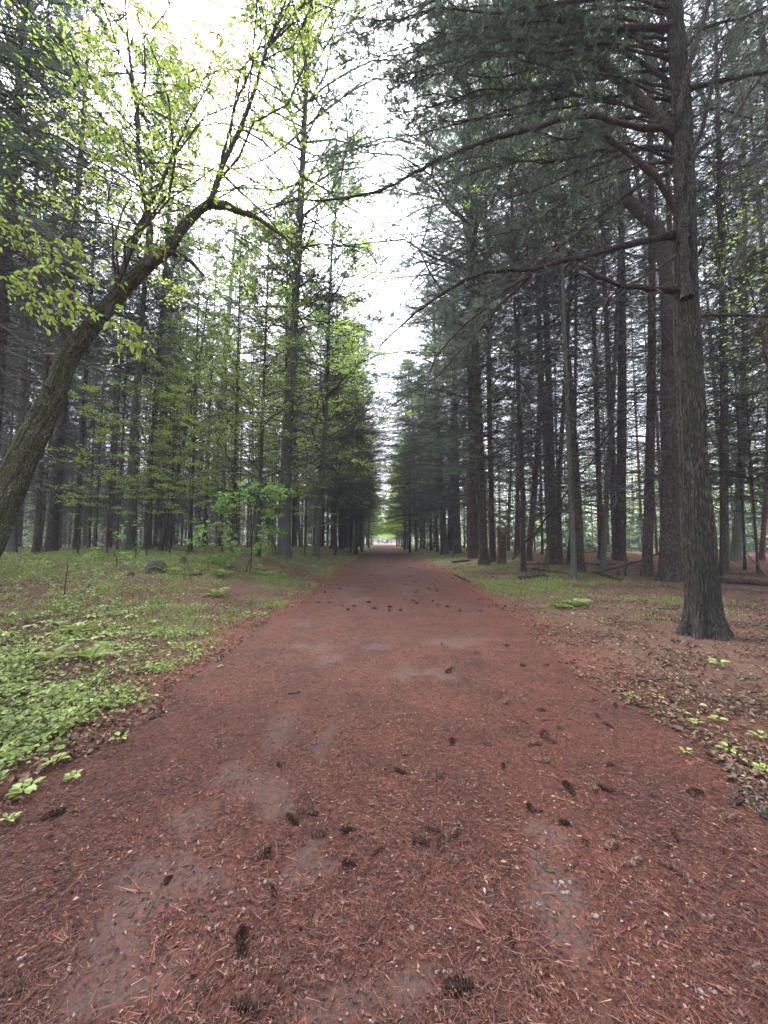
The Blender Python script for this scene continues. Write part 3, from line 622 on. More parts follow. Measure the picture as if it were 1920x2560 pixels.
nb = 26; zz = (z[:, None]+H[:, None]*(.12+.85*rs.rand(n, nb))).ravel(); ow = np.repeat(np.arange(n), nb)
az = rs.rand(n*nb)*6.28; l = 1+2.4*rs.rand(n*nb)
Q0 = np.stack([x[ow], y[ow], zz], 1); D = np.stack([np.cos(az), np.sin(az), rs.normal(size=len(az))*.15+.1], 1)
tubes(mb, np.stack([Q0, Q0+D*l[:, None]], 1), np.tile([[.03, .01]], (n*nb, 1)), 3, .4, 1)
hi = (zz-z[ow])/H[ow]; kf = hi > .3; kk = 12; c = np.repeat(Q0[kf], kk, 0)+np.repeat(D[kf]*l[kf][:, None], kk, 0)*rs.rand(kf.sum()*kk, 1)+rs.normal(size=(kf.sum()*kk, 3))*[.35, .35, .18]
nn = len(c); slivers(mb, c, norm(rs.normal(size=(nn, 3))+[0, 0, .2]), .45+.3*rs.rand(nn), .12, rs, rs.rand(nn), 0)
o = mb.build('distant_pines', [M['needle'], M['bark']]); tag(o, 'mass of far pines closing the view between the nearer trunks', 'distant wood', kind='stuff')
mb = MB(); nclu = 4200
x = np.where(rs.rand(nclu) < .3, -1, 1)*(6+rs.rand(nclu)**.7*100); y = 44+rs.rand(nclu)*90; z = hgt(x, y)+.9+13*rs.rand(nclu)**1.1
k = 34; c = np.repeat(np.stack([x, y, z], 1), k, 0)+rs.normal(size=(nclu*k, 3))*[1.3, 1.3, .55]; nn = len(c)
leaves(mb, c, rnd_dir(rs, nn, .4), norm(np.array([0, 0, 1.])+rs.normal(size=(nn, 3))*.6), .22, .17, rs, np.clip(np.repeat(rs.rand(nclu), k)*.6+rs.rand(nn)*.4, 0, 1), 0, 4)
o = mb.build('distant_foliage', M['glow']); tag(o, 'yellow green spring leaves glowing far behind the trunks', 'distant foliage', kind='stuff')
# ------------------------------------------------------------------ foreground trunks with real bark relief
def vnp(x, y, N):
    xi = np.floor(x).astype(int); yi = np.floor(y).astype(int); fx = x-xi; fy = y-yi; fx = fx*fx*(3-2*fx); fy = fy*fy*(3-2*fy)
    A = lambda i, j: _lat[(i % N) % 256, j % 256]
    return (A(xi, yi)*(1-fx)+A(xi+1, yi)*fx)*(1-fy)+(A(xi, yi+1)*(1-fx)+A(xi+1, yi+1)*fx)*fy
def bark_trunk(name, e, pts, rad, mat, sides=150, step=.03, depth=.02, flare=.35, cells=30, vz=2.2, knots=()):
    pts = np.asarray(pts, float); seg = np.r_[0, np.cumsum(np.linalg.norm(np.diff(pts, axis=0), axis=1))]
    s = np.arange(0, seg[-1], step); P = np.stack([np.interp(s, seg, pts[:, k]) for k in range(3)], 1)
    w_ = max(3, int(.5/step)); ker = np.hanning(w_); ker /= ker.sum()
    for k in range(3): P[:, k] = np.convolve(np.pad(P[:, k], (w_//2, w_-1-w_//2), mode='reflect', reflect_type='odd'), ker, 'valid')
    R = np.interp(s, seg, rad)*(1+flare*np.exp(-s/.22))
    mb = MB(); tubes(mb, P, R, sides, .5, 0, (.3, 1, .02)); V = mb.V[0]
    a = np.tile(np.arange(sides)/sides, len(s)); sr = np.repeat(s, sides)
    wp = vnp(a*8, sr*1.3, 8)*1.6
    rdg = np.abs(vnp(a*cells+wp*1.2, sr*vz, cells)-.5)*2; rdg2 = vnp(a*cells*3, sr*vz*4, cells*3)
    plate = np.abs(vnp(a*cells*.7+wp, sr*vz*.55+40, int(cells*.7))-.5)*2 if (cells*.7) == int(cells*.7) else rdg
    d = depth*(S(.0, .5, rdg)*.8+S(0, .4, plate)*.5+.45*rdg2-1.0)+.035*(vnp(a*4, sr*.8, 4)-.5)*R.repeat(sides)/.25
    fl = 1+.28*np.exp(-sr/.25)*np.cos(a*6*6.283+1.); ctr = np.repeat(P, sides, 0)
    for (ks, ka, kr, kh) in knots:
        da = np.minimum(np.abs(a-ka), 1-np.abs(a-ka))*6.283*np.repeat(R, sides); q = ((sr-ks)**2+da**2)/kr**2
        d = d+kh*np.exp(-q*1.2)-kh*1.5*np.exp(-q*7)
    rr = np.linalg.norm(V-ctr, axis=1); n = (V-ctr)/rr[:, None]
    mb.V[0] = ctr+n*((rr*fl+d)[:, None]); mb.V[0][:sides, 2] -= .2
    return mb.build(name, mat, e, smooth=True)
def limb(e, pix, Y0, Y1, r0, r1, twig=14, needle=0, seed=0, name='branch', mat='limb', tl=.6, label=None):
    """a limb given by its line; gets its own side twigs, and needle sprays as its sub-part"""
    rs = RS(seed+100); O = np.array(e.location); n = len(pix)
    A = np.array([at(px, py, Y0+(Y1-Y0)*i/(n-1)) for i, (px, py) in enumerate(pix)])-O
    seg = np.r_[0, np.cumsum(np.linalg.norm(np.diff(A, axis=0), axis=1))]; m_ = max(10, int(seg[-1]/.12)); s = np.linspace(0, seg[-1], m_)
    P = np.stack([np.interp(s, seg, A[:, k]) for k in range(3)], 1)
    for _ in range(2): Q = P.copy(); Q[1:-1] = (P[:-2]+2*P[1:-1]+P[2:])/4; P = Q
    P[1:] += np.cumsum(rs.normal(size=(m_-1, 3)), 0)*.006+rs.normal(size=(m_-1, 3))*.006
    R = np.linspace(r0, r1, m_)*(1+.10*rs.normal(size=m_)); R[0] *= 1.7; R[1] *= 1.25
    mb = MB(); tubes(mb, P, R, 8)
    o = mb.build(name, M[mat], e, smooth=True)
    if label: o['label'] = label
    if twig:
        mt = MB(); p, t, ss, _o = sample_on(P[None], rs, int(twig*seg[-1]*.8)+3, .15, 1)
        d = norm(t*.8+rs.normal(size=t.shape)*[.5, .5, .55]); l = tl*(.3+rs.rand(len(p)))*(1.15-ss*.5)
        mid = p+d*l[:, None]*.5+rs.normal(size=p.shape)*.04; Q = np.stack([p, mid, p+d*l[:, None]+rs.normal(size=p.shape)*.08], 1)
        tubes(mt, Q, np.array([[.0065, .004, .0015]])*(.6+.7*rs.rand(len(p), 1)), 4, rs.rand(len(p))*.5)
        p2, t2, s2, o2 = sample_on(Q, rs, 6, .1, 1)
        slivers(mt, p2, norm(t2+rs.normal(size=t2.shape)*.7), l[o2]*.4*(.4+rs.rand(len(s2))), .004, rs, rs.rand(len(s2))*.6)
        tw = mt.build('twigs', M['twig'], o); tw['kind'] = 'stuff'
        if needle:
            mn = MB(); k = int(needle); p3, t3, s3, o3 = sample_on(Q, rs, 9, .2, 1.05); c = np.repeat(p3, k, 0); dd = norm(np.repeat(t3, k, 0)*.6+rs.normal(size=c.shape)*.6)
            slivers(mn, c, dd, .06+.06*rs.rand(len(c)), .0055, rs, rs.rand(len(c)))
            nd = mn.build('needles', M['needle'], o); nd['kind'] = 'stuff'
    return o
g = gnd(1764, 1588); YB = g[1]
big = tag(empty('pine_tree', g), 'huge rough barked pine with moss at its foot standing alone on the right bank', 'tree')
wpx = [(1762, 1588, 86), (1756, 1500, 86), (1745, 1330, 84), (1735, 1180, 75), (1728, 1000, 72), (1720, 860, 70), (1714, 650, 65), (1712, 500, 60), (1706, 290, 54), (1688, 60, 47), (1676, -120, 42), (1668, -420, 34), (1662, -800, 25)]
k_ = YB/FPX/2/math.sqrt(1+(g[0]/YB)**2)
bark_trunk('trunk', big, [np.array(at(x, y, YB))-g for x, y, _ in wpx], [w_*k_ for *_, w_ in wpx], M['bark_big'], 160, .03, .022, .42, 40, 1.6,
           [(2.05, .55, .09, .05), (2.62, .5, .08, .04), (1.6, .62, .06, .03), (3.3, .48, .08, .05), (4.6, .6, .07, .04), (1.2, .5, .05, .03)])
FEET.append((g[0], g[1], .3))
Y = YB
for i, (pix, y0, y1, r0, r1, tw, nd) in enumerate([
    ([(1690, 585), (1597, 608), (1520, 630), (1440, 650), (1325, 681), (1276, 675), (1216, 687), (1171, 702), (1102, 747), (1032, 801), (960, 871)], 0, -.2, .052, .009, 14, 2),
    ([(1325, 684), (1261, 723), (1171, 795), (1120, 844), (1080, 889), (1056, 952), (1045, 1020)], -.1, .1, .028, .004, 14, 3),
    ([(1325, 690), (1291, 723), (1237, 777), (1210, 816), (1153, 871), (1090, 946), (1000, 1000), (960, 1030)], -.05, .3, .022, .004, 14, 3),
    ([(1695, 350), (1678, 324), (1585, 318), (1481, 284), (1458, 278), (1382, 307), (1307, 330), (1209, 353), (1087, 405), (960, 480), (850, 507), (740, 515), (640, 545)], -.1, -.6, .05, .006, 16, 4),
    ([(1712, 600), (1678, 498), (1637, 440), (1568, 382), (1510, 336)], -.15, -.5, .055, .035, 4, 0),
    ([(1718, 745), (1713, 660), (1712, 579), (1701, 492), (1708, 405), (1700, 347), (1712, 231), (1724, 174), (1770, 29), (1800, -80)], -.32, -.3, .055, .03, 6, 2),
    ([(1685, 723), (1620, 725), (1568, 723), (1498, 700), (1452, 665)], 0, -.3, .045, .028, 5, 0),
    ([(1715, 225), (1799, 203), (1920, 182), (2000, 170)], 0, 0, .035, .02, 12, 3),
    ([(1715, 440), (1740, 380), (1799, 347), (1874, 220), (1920, 156), (1990, 80)], 0, .2, .04, .02, 12, 3),
    ([(1718, 420), (1750, 340), (1764, 312), (1775, 240), (1810, 120)], -.1, -.2, .035, .015, 10, 3),
    ([(1735, 793), (1790, 788), (1840, 790), (1920, 793), (2000, 800)], 0, 0, .026, .018, 5, 0),
    ([(1735, 650), (1747, 637), (1770, 600), (1787, 575)], 0, -.2, .03, .012, 2, 0),
    ([(1690, 640), (1625, 685), (1568, 712), (1504, 747), (1500, 810), (1490, 870), (1478, 925)], -.1, -.3, .022, .006, 7, 0),
    ([(1690, 428), (1640, 440), (1597, 463), (1539, 509), (1452, 579), (1330, 677), (1240, 740), (1150, 830)], .1, .5, .035, .006, 14, 2),
    ([(1690, 380), (1660, 370), (1614, 353), (1585, 370), (1520, 400), (1440, 420), (1330, 470), (1200, 500)], .1, .6, .03, .005, 16, 4),
    ([(1680, 64), (1573, 75), (1411, 93), (1319, 110), (1200, 100), (1080, 90)], 0, .3, .04, .008, 18, 8),
    ([(1690, 330), (1625, 272), (1562, 214), (1504, 162), (1411, 58), (1330, 0), (1250, -60)], .1, .6, .085, .05, 14, 6),
    ([(1680, 210), (1600, 150), (1500, 110), (1400, 150), (1250, 190), (1120, 170), (1000, 200)], .2, .8, .035, .006, 20, 9),
    ([(1690, 250), (1560, 240), (1430, 235), (1300, 260), (1150, 300), (1020, 290)], .2, .9, .03, .005, 20, 8),
    ([(1675, 20), (1560, -10), (1400, 10), (1250, 30), (1100, 10), (960, 60), (900, 40)], 0, .2, .035, .006, 20, 9),
    ([(1700, 130), (1760, 60), (1850, 40), (1960, -20)], 0, -.3, .03, .01, 14, 6),
    ([(1725, 880), (1790, 760), (1850, 640), (1930, 520)], .2, .5, .02, .006, 12, 3),
    ([(1715, 300), (1800, 260), (1880, 300), (1960, 280)], .2, .5, .02, .006, 14, 5),
    ([(1680, -60), (1540, -90), (1350, -60), (1150, -20), (1000, 20), (900, 80)], 0, .8, .035, .005, 22, 11), ([(1690, 170), (1500, 190), (1330, 210), (1180, 230), (1060, 220), (950, 260)], .3, 1.4, .028, .005, 24, 10),
    ([(1690, 280), (1540, 300), (1400, 350), (1280, 400), (1150, 440), (1050, 450)], .3, 1.5, .025, .005, 24, 9), ([(1690, 100), (1550, 70), (1380, 60), (1240, 130), (1100, 130), (1020, 150)], .5, 2., .03, .005, 24, 11),
    ([(1695, 400), (1580, 420), (1440, 470), (1340, 560), (1230, 590), (1120, 600)], .4, 2., .025, .004, 22, 6), ([(1685, 30), (1500, 20), (1300, 60), (1180, 50), (1080, 20), (960, 0)], .8, 2.6, .03, .005, 24, 12)]):
    limb(big, pix, Y+y0, Y+y1, r0, r1, tw, nd, i, tl=.62)
rs = RS(321)
for i in range(13):
    y0 = -120+560*rs.rand(); x1 = 860+380*rs.rand(); y1 = y0+(-60+170*rs.rand()); d0 = .2+1.5*rs.rand()
    pix = [(1692, y0)]+[(1692+(x1-1692)*t, y0+(y1-y0)*t+(-55*math.sin(t*3.1)+rs.normal()*22)) for t in (.2, .4, .6, .8, 1.)]
    limb(big, pix, Y+.1, Y+d0, .022, .004, 20, 6, 200+i, tl=.75)
for i in range(7):
    y0 = -150+75*i; x1 = 770+110*rs.rand(); y1 = y0+20+130*rs.rand(); pix = [(1690, y0)]+[(1690+(x1-1690)*t, y0+(y1-y0)*t+(-70*math.sin(t*3.1)+rs.normal()*22)) for t in (.2, .4, .6, .8, 1.)]
    limb(big, pix, Y+.1, Y+.8+1.6*rs.rand(), .026, .004, 22, 6, 240+i, tl=.8)
cr = link(bpy.data.objects.new('crown', SPARSE[1]), big); cr.location = (-.6, 0, -3); cr.scale = (1.1, 1.1, 1.); cr['kind'] = 'stuff'
# thick bent deciduous tree behind it
g = gnd(1673, 1453); Y = g[1]
e = tag(empty('bent_tree', g), 'thick grey tree bending far to the left above, just behind the huge pine', 'tree')
line = [(1673, 1453), (1675, 1300), (1676, 1151), (1671, 1000), (1672, 952), (1670, 741), (1655, 605), (1637, 563), (1600, 530), (1568, 500), (1555, 430), (1527, 370), (1490, 335), (1463, 312), (1423, 249), (1400, 174), (1378, 100), (1350, 0), (1330, -120)]
pts = [np.array(at(x, y, Y))-g for x, y in line]; kk_ = Y/FPX/2/1.2
bark_trunk('trunk', e, pts, np.array([50, 46, 42, 40, 38, 36, 36, 34, 32, 30, 28, 27, 26, 25, 22, 20, 18, 15, 12])*kk_*1.05, M['bark'], 90, .06, .022, .3, 20, 1.4)
FEET.append((g[0], g[1], .4))
for i, pix in enumerate([[(1640, 560), (1600, 480), (1590, 380), (1560, 300), (1600, 200)], [(1520, 365), (1450, 400), (1380, 380), (1300, 400), (1220, 380)], [(1420, 240), (1480, 180), (1500, 90), (1560, 20)], [(1400, 170), (1330, 150), (1260, 90), (1200, 60)]]):
    limb(e, pix, Y, Y+1.5, .07, .015, 12, 0, 40+i, tl=1.1)
lf = leafy_mesh(91, 8.5, 22, 4.6, 40, .07, .5); lo = link(bpy.data.objects.new('crown', lf), e); lo.location = (-3.5, 0, 3); lo['kind'] = 'stuff'
# mossy leaning tree on the left
Y = 6.0; g = np.array([-6.75, 6.0, hz(-6.75, 6.0)])
e = tag(empty('leaning_tree', g), 'mossy leaning tree with green lichen reaching over from the left edge', 'tree')
line = [(-20, 1330), (30, 1210), (75, 1105), (112, 1030), (136, 982), (169, 892), (211, 838), (262, 777), (316, 715), (377, 655), (422, 622), (460, 565), (500, 525), (530, 503)]
pts = [np.zeros(3), np.array(at(-75, 1440, Y))-g]+[np.array(at(x, y, Y+.5*i/13))-g for i, (x, y) in enumerate(line)]
bark_trunk('trunk', e, pts, np.array([110, 100, 96, 90, 84, 76, 68, 62, 58, 52, 47, 43, 38, 32, 26, 22])*Y/FPX/2*.68, M['bark_moss'], 130, .028, .022, .35, 26, 2.2, [(2.2, .2, .09, .04), (3.4, .6, .08, .05), (4.6, .9, .1, .04), (5.6, .4, .07, .04), (1.4, .75, .08, .04)])
FEET.append((g[0], g[1], .3))
mt = [([(415, 632), (442, 630), (470, 645), (484, 653), (492, 668), (505, 675), (511, 684)], 6.4, 6.2, .045, .018, 3, 'limb'),
      ([(527, 504), (560, 512), (593, 523), (650, 545), (700, 585), (760, 640)], 6.45, 6.9, .06, .01, 8, 'bark_moss'),
      ([(505, 520), (530, 495), (548, 455), (552, 400), (575, 340), (585, 270), (625, 190), (650, 110), (700, 40)], 6.45, 6.0, .035, .005, 22, 'bark_moss'),
      ([(300, 735), (280, 640), (285, 560), (260, 500), (290, 420)], 6.1, 5.6, .02, .005, 8, 'limb'),
      ([(190, 870), (150, 800), (95, 690), (50, 560), (20, 480)], 6., 5.6, .025, .006, 8, 'limb'),
      ([(230, 815), (150, 720), (60, 640), (-20, 600)], 6., 5.4, .02, .005, 8, 'limb'),
      ([(135, 970), (70, 950), (0, 928), (-60, 915)], 6., 5.7, .022, .008, 5, 'limb')]
for i, (pix, y0, y1, r0, r1, tw, mm) in enumerate(mt): limb(e, pix, y0, y1, r0, r1, tw, 0, 60+i, mat=mm, tl=.5)
chains = [[(0, 545), (60, 580), (110, 610), (175, 612)], [(10, 710), (60, 715), (110, 740), (140, 700)], [(60, 755), (110, 785), (140, 790)], [(120, 650), (170, 675), (230, 680), (285, 690)],
          [(140, 770), (200, 790), (260, 785)], [(192, 140), (205, 190), (250, 205), (330, 240)], [(190, 318), (243, 330), (300, 330)], [(330, 110), (405, 162), (492, 174), (579, 168), (654, 191)],
          [(395, 55), (451, 116), (521, 191), (579, 226)], [(347, 336), (417, 347), (492, 365), (521, 440)], [(555, 29), (637, 52), (741, 58)], [(637, 116), (700, 130), (741, 145), (775, 214)],
          [(602, 255), (683, 324), (723, 347)], [(278, 509), (347, 515), (405, 503)], [(240, 400), (320, 415), (380, 440), (440, 410)], [(400, 230), (450, 300), (520, 300)], [(260, 580), (330, 610), (400, 600)],
          [(90, 645), (130, 735), (180, 735)], [(20, 590), (80, 640), (160, 640)], [(255, 810), (300, 810), (335, 835)], [(440, 90), (500, 60), (560, 100)], [(520, 130), (580, 110), (640, 150), (700, 230)],
          [(330, 250), (400, 270), (470, 250)], [(230, 465), (300, 470), (360, 545)], [(600, 20), (680, 30), (740, 90), (800, 120)], [(650, 240), (720, 270), (760, 330)]]
rs = RS(17); mtw = MB(); ml = MB()
for ci, ch in enumerate(chains):
    yy = 5.0+1.6*rs.rand() if ch[0][0] < 300 else 6.2+1.8*rs.rand()
    A = np.array([at(px, py, yy) for px, py in ch])-g; n_ = 14; s = np.linspace(0, len(A)-1, n_)
    P = np.stack([np.interp(s, range(len(A)), A[:, k]) for k in range(3)], 1)+np.cumsum(rs.normal(size=(n_, 3))*.015, 0)
    tubes(mtw, P, np.linspace(.007, .002, n_), 4, .5)
    far_ = ch[0][0] > 300
    p, t, s_, _ = sample_on(P[None], rs, 26 if not far_ else 44, 0, 1)
    d = norm(t+rs.normal(size=t.shape)*[.8, .8, .5]); l = .12+.3*rs.rand(len(p)); Q = np.stack([p, p+d*l[:, None]*.5, p+d*l[:, None]-[0, 0, .05]], 1)
    tubes(mtw, Q, np.tile([[.003, .002, .001]], (len(p), 1)), 3, .6)
    p2, t2, s2, o2 = sample_on(Q, rs, 4, .3, 1.); keep = rs.rand(len(p2)) < (.75); p2, t2 = p2[keep], t2[keep]; n2 = len(p2)
    D = norm(t2*.5+rs.normal(size=(n2, 3))*[.5, .5, .2]+[0, 0, -.45]); sz = .065+.05*rs.rand(n2)
    leaves(ml, p2, D, norm(rs.normal(size=(n2, 3))*[1, 1, .4]+[0, -.3, .5]), sz, sz*.5, rs, None, 0, 6, .2)
lm = leafy_mesh(93, 0, 6.5, 3.6, 50, .066, .55, .4, 'beech', 9, 8, .15, stem=.05)
for k_, (ox, oy, oz) in enumerate([tuple(at(528, 506, 6.5)), tuple(at(377, 660, 6.32)), tuple(at(262, 782, 6.2))]):
    lo = link(bpy.data.objects.new('crown', lm), e); lo.location = (ox-g[0], oy-g[1], oz-g[2]); lo.scale = (1, 1, (1, .9, .8)[k_]); lo.rotation_euler = (-.12*k_, (.3, .05, -.2)[k_], k_*2.1); lo['kind'] = 'stuff'
x = mtw.build('twigs', M['twig'], e); x['kind'] = 'stuff'; x = ml.build('leaves', M['beech'], e); x['kind'] = 'stuff'
# trees whose trunks stand just beside the view and whose boughs hang into it
for foot, H, r, lb in [((-12.2, 10.2), 27, .24, 'pine at the left picture edge whose dark boughs fill the top corner'), ((-9.6, 7.4), 24, .2, 'pine beyond the left picture edge with thin boughs hanging in'),
                       ((-15.5, 15), 28, .26, 'far left pine with dark overhanging crown'), ((12.2, 9.5), 27, .24, 'pine at the right picture edge with boughs crossing above'),
                       ((8.6, 5.6), 25, .2, 'pine beyond the right picture edge with long thin boughs'), ((15.5, 14), 27, .22, 'far right pine with dark crown above the thin stems')]:
    pine(0, 0, r, [], H, 'dense' if foot[0] < 0 else 'sparse', lb, foot=foot, cs=1.)

# ------------------------------------------------------------------ saplings, shrubs, ferns
def star_leaves(mb, P, D, Nn, L, rs):
    """lobed maple leaves"""
    ang = np.radians([180, 120, 75, 50, 28, 0, -28, -50, -75, -120]); rad = np.array([0, .42, .62, .45, .55, 1, .55, .45, .62, .42])
    rad = np.array([.02, .5, .8, .38, .45, 1., .45, .38, .8, .5])
    s = norm(np.cross(D, Nn)); u = np.cross(s, D); V = []
    for a, r in zip(ang, rad): V.append(P+D*(L*(.35+math.cos(a)*r*.65))[:, None]+s*(L*math.sin(a)*r*.62)[:, None]+u*(L*abs(math.sin(a))*r*.1-L*.12*(r*math.cos(a))**2)[:, None])
    V = np.stack(V, 1); i = np.arange(len(P))[:, None]*10; F = np.concatenate([i+[0, 1, 2, 3], i+[0, 3, 4, 5], i+[0, 5, 6, 7], i+[0, 7, 8, 9]])
    t = rs.rand(len(P)); mb.add(V, F, np.tile(t, 4))
def sapling(px, py, stems, sprays, label, Lf=.09, per=7, seed=0, maple=True, cat='sapling', name='maple_sapling', mat='beech2', foot=None):
    g = gnd(px, py); Y = g[1]; rs = RS(seed+300); e = tag(empty(name, g), label, cat)
    ms = MB(); mt = MB(); ml = MB()
    def ln(pix, r0, r1, mb, dy):
        A = np.array([at(x, y, Y+dy*i/max(1, len(pix)-1)) for i, (x, y) in enumerate(pix)])-g; s = np.linspace(0, len(A)-1, 12)
        P = np.stack([np.interp(s, range(len(A)), A[:, k]) for k in range(3)], 1)+np.cumsum(rs.normal(size=(12, 3))*.004, 0)*Y/6
        tubes(mb, P, np.linspace(r0, r1, 12), 6, .4); return P
    for st in stems: ln(st, .0035*Y/2.2, .0015*Y/2, ms, 0)
    for sp in sprays:
        P = ln(sp, .006, .002, mt, rs.normal()*.5); p, t, s, o = sample_on(P[None], rs, per*2, .2, 1); d = norm(t+rs.normal(size=t.shape)*[.9, .9, .25]); l = .1+.25*rs.rand(len(p))
        Q = np.stack([p, p+d*l[:, None]], 1); tubes(mt, Q, np.tile([[.003, .0012]], (len(p), 1)), 3, .5)
        p2, t2, _, _ = sample_on(Q, rs, 3, .4, 1.05); D = norm(t2+rs.normal(size=t2.shape)*[.8, .8, .2]+[0, 0, -.1]); N_ = norm(np.array([0, 0, 1.])+rs.normal(size=p2.shape)*.35)
        L = Lf*(.6+.6*rs.rand(len(p2)))
        if maple: star_leaves(ml, p2, D, N_, L, rs)
        else: leaves(ml, p2, D, N_, L, L*.5, rs, None, 0, 6, .2)
    ms.build('stem', M['limb'], e, True); x = mt.build('twigs', M['twig'], e); x['kind'] = 'stuff'; x = ml.build('leaves', M[mat], e); x['kind'] = 'stuff'
    return e
sapling(624, 1432, [[(624, 1432), (627, 1388), (632, 1315), (640, 1262), (655, 1215)], [(609, 1444), (622, 1394)]],
        [[(628, 1367), (590, 1357), (540, 1362), (480, 1352)], [(630, 1346), (570, 1325), (510, 1315)], [(632, 1325), (580, 1304), (530, 1304), (495, 1325)], [(634, 1304), (590, 1283), (560, 1252)],
         [(638, 1283), (610, 1252), (600, 1215)], [(642, 1273), (670, 1241), (700, 1226), (725, 1223)], [(650, 1241), (640, 1215)], [(645, 1262), (690, 1262), (700, 1241)], [(632, 1325), (660, 1315), (690, 1325)],
         [(630, 1352), (655, 1352), (650, 1367)], [(625, 1388), (560, 1394), (530, 1394)], [(627, 1378), (590, 1378), (560, 1346)], [(650, 1241), (670, 1220), (690, 1215)], [(636, 1294), (660, 1283), (690, 1289)], [(570, 1325), (545, 1273), (560, 1241)]],
        'bright green maple sapling with two thin dark stems in the grass left of the path', .19, 13, 1)
sapling(690, 1391, [[(690, 1391), (683, 1360), (680, 1320), (686, 1290), (700, 1250), (731, 1211), (760, 1185), (792, 1163), (840, 1130), (882, 1102)], [(684, 1391), (678, 1350), (668, 1290), (664, 1240)]],
        [[(664, 1260), (690, 1240), (705, 1260)], [(680, 1330), (700, 1320), (712, 1330)], [(731, 1211), (760, 1220), (790, 1200)], [(792, 1163), (790, 1130), (770, 1110)], [(680, 1350), (700, 1345), (705, 1330)]],
        'thin curved sapling bowing right across the foot of the tall pale pine', .09, 4, 2, False, 'sapling', 'bowed_sapling')
sapling(160, 1500, [[(160, 1500), (170, 1440), (172, 1400)]], [[(172, 1420), (130, 1400), (110, 1385)], [(172, 1400), (200, 1390), (240, 1384)], [(170, 1430), (200, 1420), (220, 1425)]],
        'low sapling with layered pale leaves in the grass at the left', .08, 3, 3, False, 'sapling', 'beech_sapling')
sapling(290, 1420, [[(290, 1420), (291, 1400), (288, 1380)]], [[(288, 1385), (310, 1380), (335, 1382)], [(290, 1390), (260, 1385), (240, 1375)], [(290, 1400), (320, 1400), (330, 1408)]],
        'small maple seedling with large drooping leaves before the reddish knotted pine', .16, 2, 4)
sapling(335, 1400, [[(335, 1400), (338, 1380), (322, 1330), (318, 1300)]], [[(320, 1310), (330, 1303), (340, 1310)], [(322, 1340), (310, 1335), (300, 1340)], [(330, 1365), (320, 1345), (300, 1345)], [(335, 1380), (350, 1350), (390, 1348)]],
        'spindly sapling with three big green leaves against the pale pine foot', .16, 2, 5)
sapling(368, 1395, [[(368, 1395), (366, 1350), (372, 1300), (379, 1262), (400, 1255)]], [[(379, 1262), (372, 1250), (376, 1240)]],
        'bare crooked white stick sapling standing between the dark pines', .04, 1, 6, False, 'sapling', 'bare_sapling')
sapling(60, 1372, [[(60, 1372), (50, 1340), (45, 1310)]], [[(50, 1330), (30, 1310), (20, 1330)], [(48, 1320), (60, 1308), (72, 1312)], [(55, 1350), (30, 1355)], [(58, 1360), (80, 1345), (90, 1340)]],
        'leafy seedling at the left edge behind the mossy trunk', .14, 3, 7)
sapling(1084, 1376, [[(1084, 1376), (1086, 1368)]], [[(1084, 1372), (1075, 1366), (1068, 1368)], [(1085, 1370), (1088, 1362), (1092, 1360)], [(1085, 1372), (1098, 1368), (1102, 1372)], [(1084, 1374), (1080, 1368)]],
        'small bright green bush at the right edge of the path in the distance', .2, 4, 8, True, 'bush', 'green_bush')
sapling(1840, 1500, [[(1912, 1440), (1890, 1410), (1850, 1370)]], [[(1890, 1410), (1880, 1400)]], 'bare leaning dead stick crossing the thin stems at the right edge', .03, 1, 9, False, 'stick', 'leaning_stick')
# thin leafy tree arching right of the huge pine
g = gnd(1925, 1440)
limb_t = tag(empty('young_tree', g), 'young tree with thin dark stem arching left above the right edge', 'tree'); Y = 9.5
g2 = np.array([Y*1.03, Y, hz(Y*1.03, Y)]); limb_t.location = g2
limb(limb_t, [(1950, 1500), (1945, 1200), (1930, 950), (1900, 810), (1872, 711), (1840, 620), (1824, 590), (1815, 530), (1810, 450)], Y, Y, .055, .01, 12, 0, 77, 'trunk', tl=.7)
mlx = MB(); rs = RS(78); c = np.array([at(1860+60*rs.randn()*1., 700+130*rs.randn(), Y+rs.randn()) for _ in range(420)])-g2; n2 = len(c)
leaves(mlx, c, rnd_dir(rs, n2, .3), norm(np.array([0, 0, 1.])+rs.normal(size=(n2, 3))*.4), .07, .045, rs, None, 0, 6); x = mlx.build('leaves', M['broad'], limb_t); x['kind'] = 'stuff'

def frond_mesh():
    mb = MB(); n = 13; t = np.linspace(0, 1, n); P = np.stack([t*.38, 0*t, .22*t-.28*t**2.2], 1); tubes(mb, P, .002*(1-.7*t), 4, .3)
    rs = RS(5)
    for sgn in (-1, 1):
        tt = np.linspace(.14, .99, 20); p = np.stack([np.interp(tt, t, P[:, k]) for k in range(3)], 1); l = .1*np.sin(np.pi*np.clip(tt*.92+.08, 0, 1))**.8+.008
        D = norm(np.stack([.35+0*tt, sgn*np.ones_like(tt), -.12+0*tt], 1)); leaves(mb, p, D, np.tile([[0, 0, 1.]], (20, 1)), l, .02+0*l, rs, .5+.4*rs.rand(20), 0, 6, .15)
    return mb.mesh('frond', M['cover'])
FR = frond_mesh()
def fern(px, py, label, s=1., n=6, seed=0):
    g = gnd(px, py); rs = RS(seed); e = tag(empty('fern', g), label, 'fern', 'ferns in the ground cover')
    for k in range(n):
        o = link(bpy.data.objects.new('frond', FR), e); o.rotation_euler = (rs.normal()*.15, -.35+rs.normal()*.15, k/n*6.28+rs.normal()*.3); o.scale = (s*(.8+.4*rs.rand()),)*3
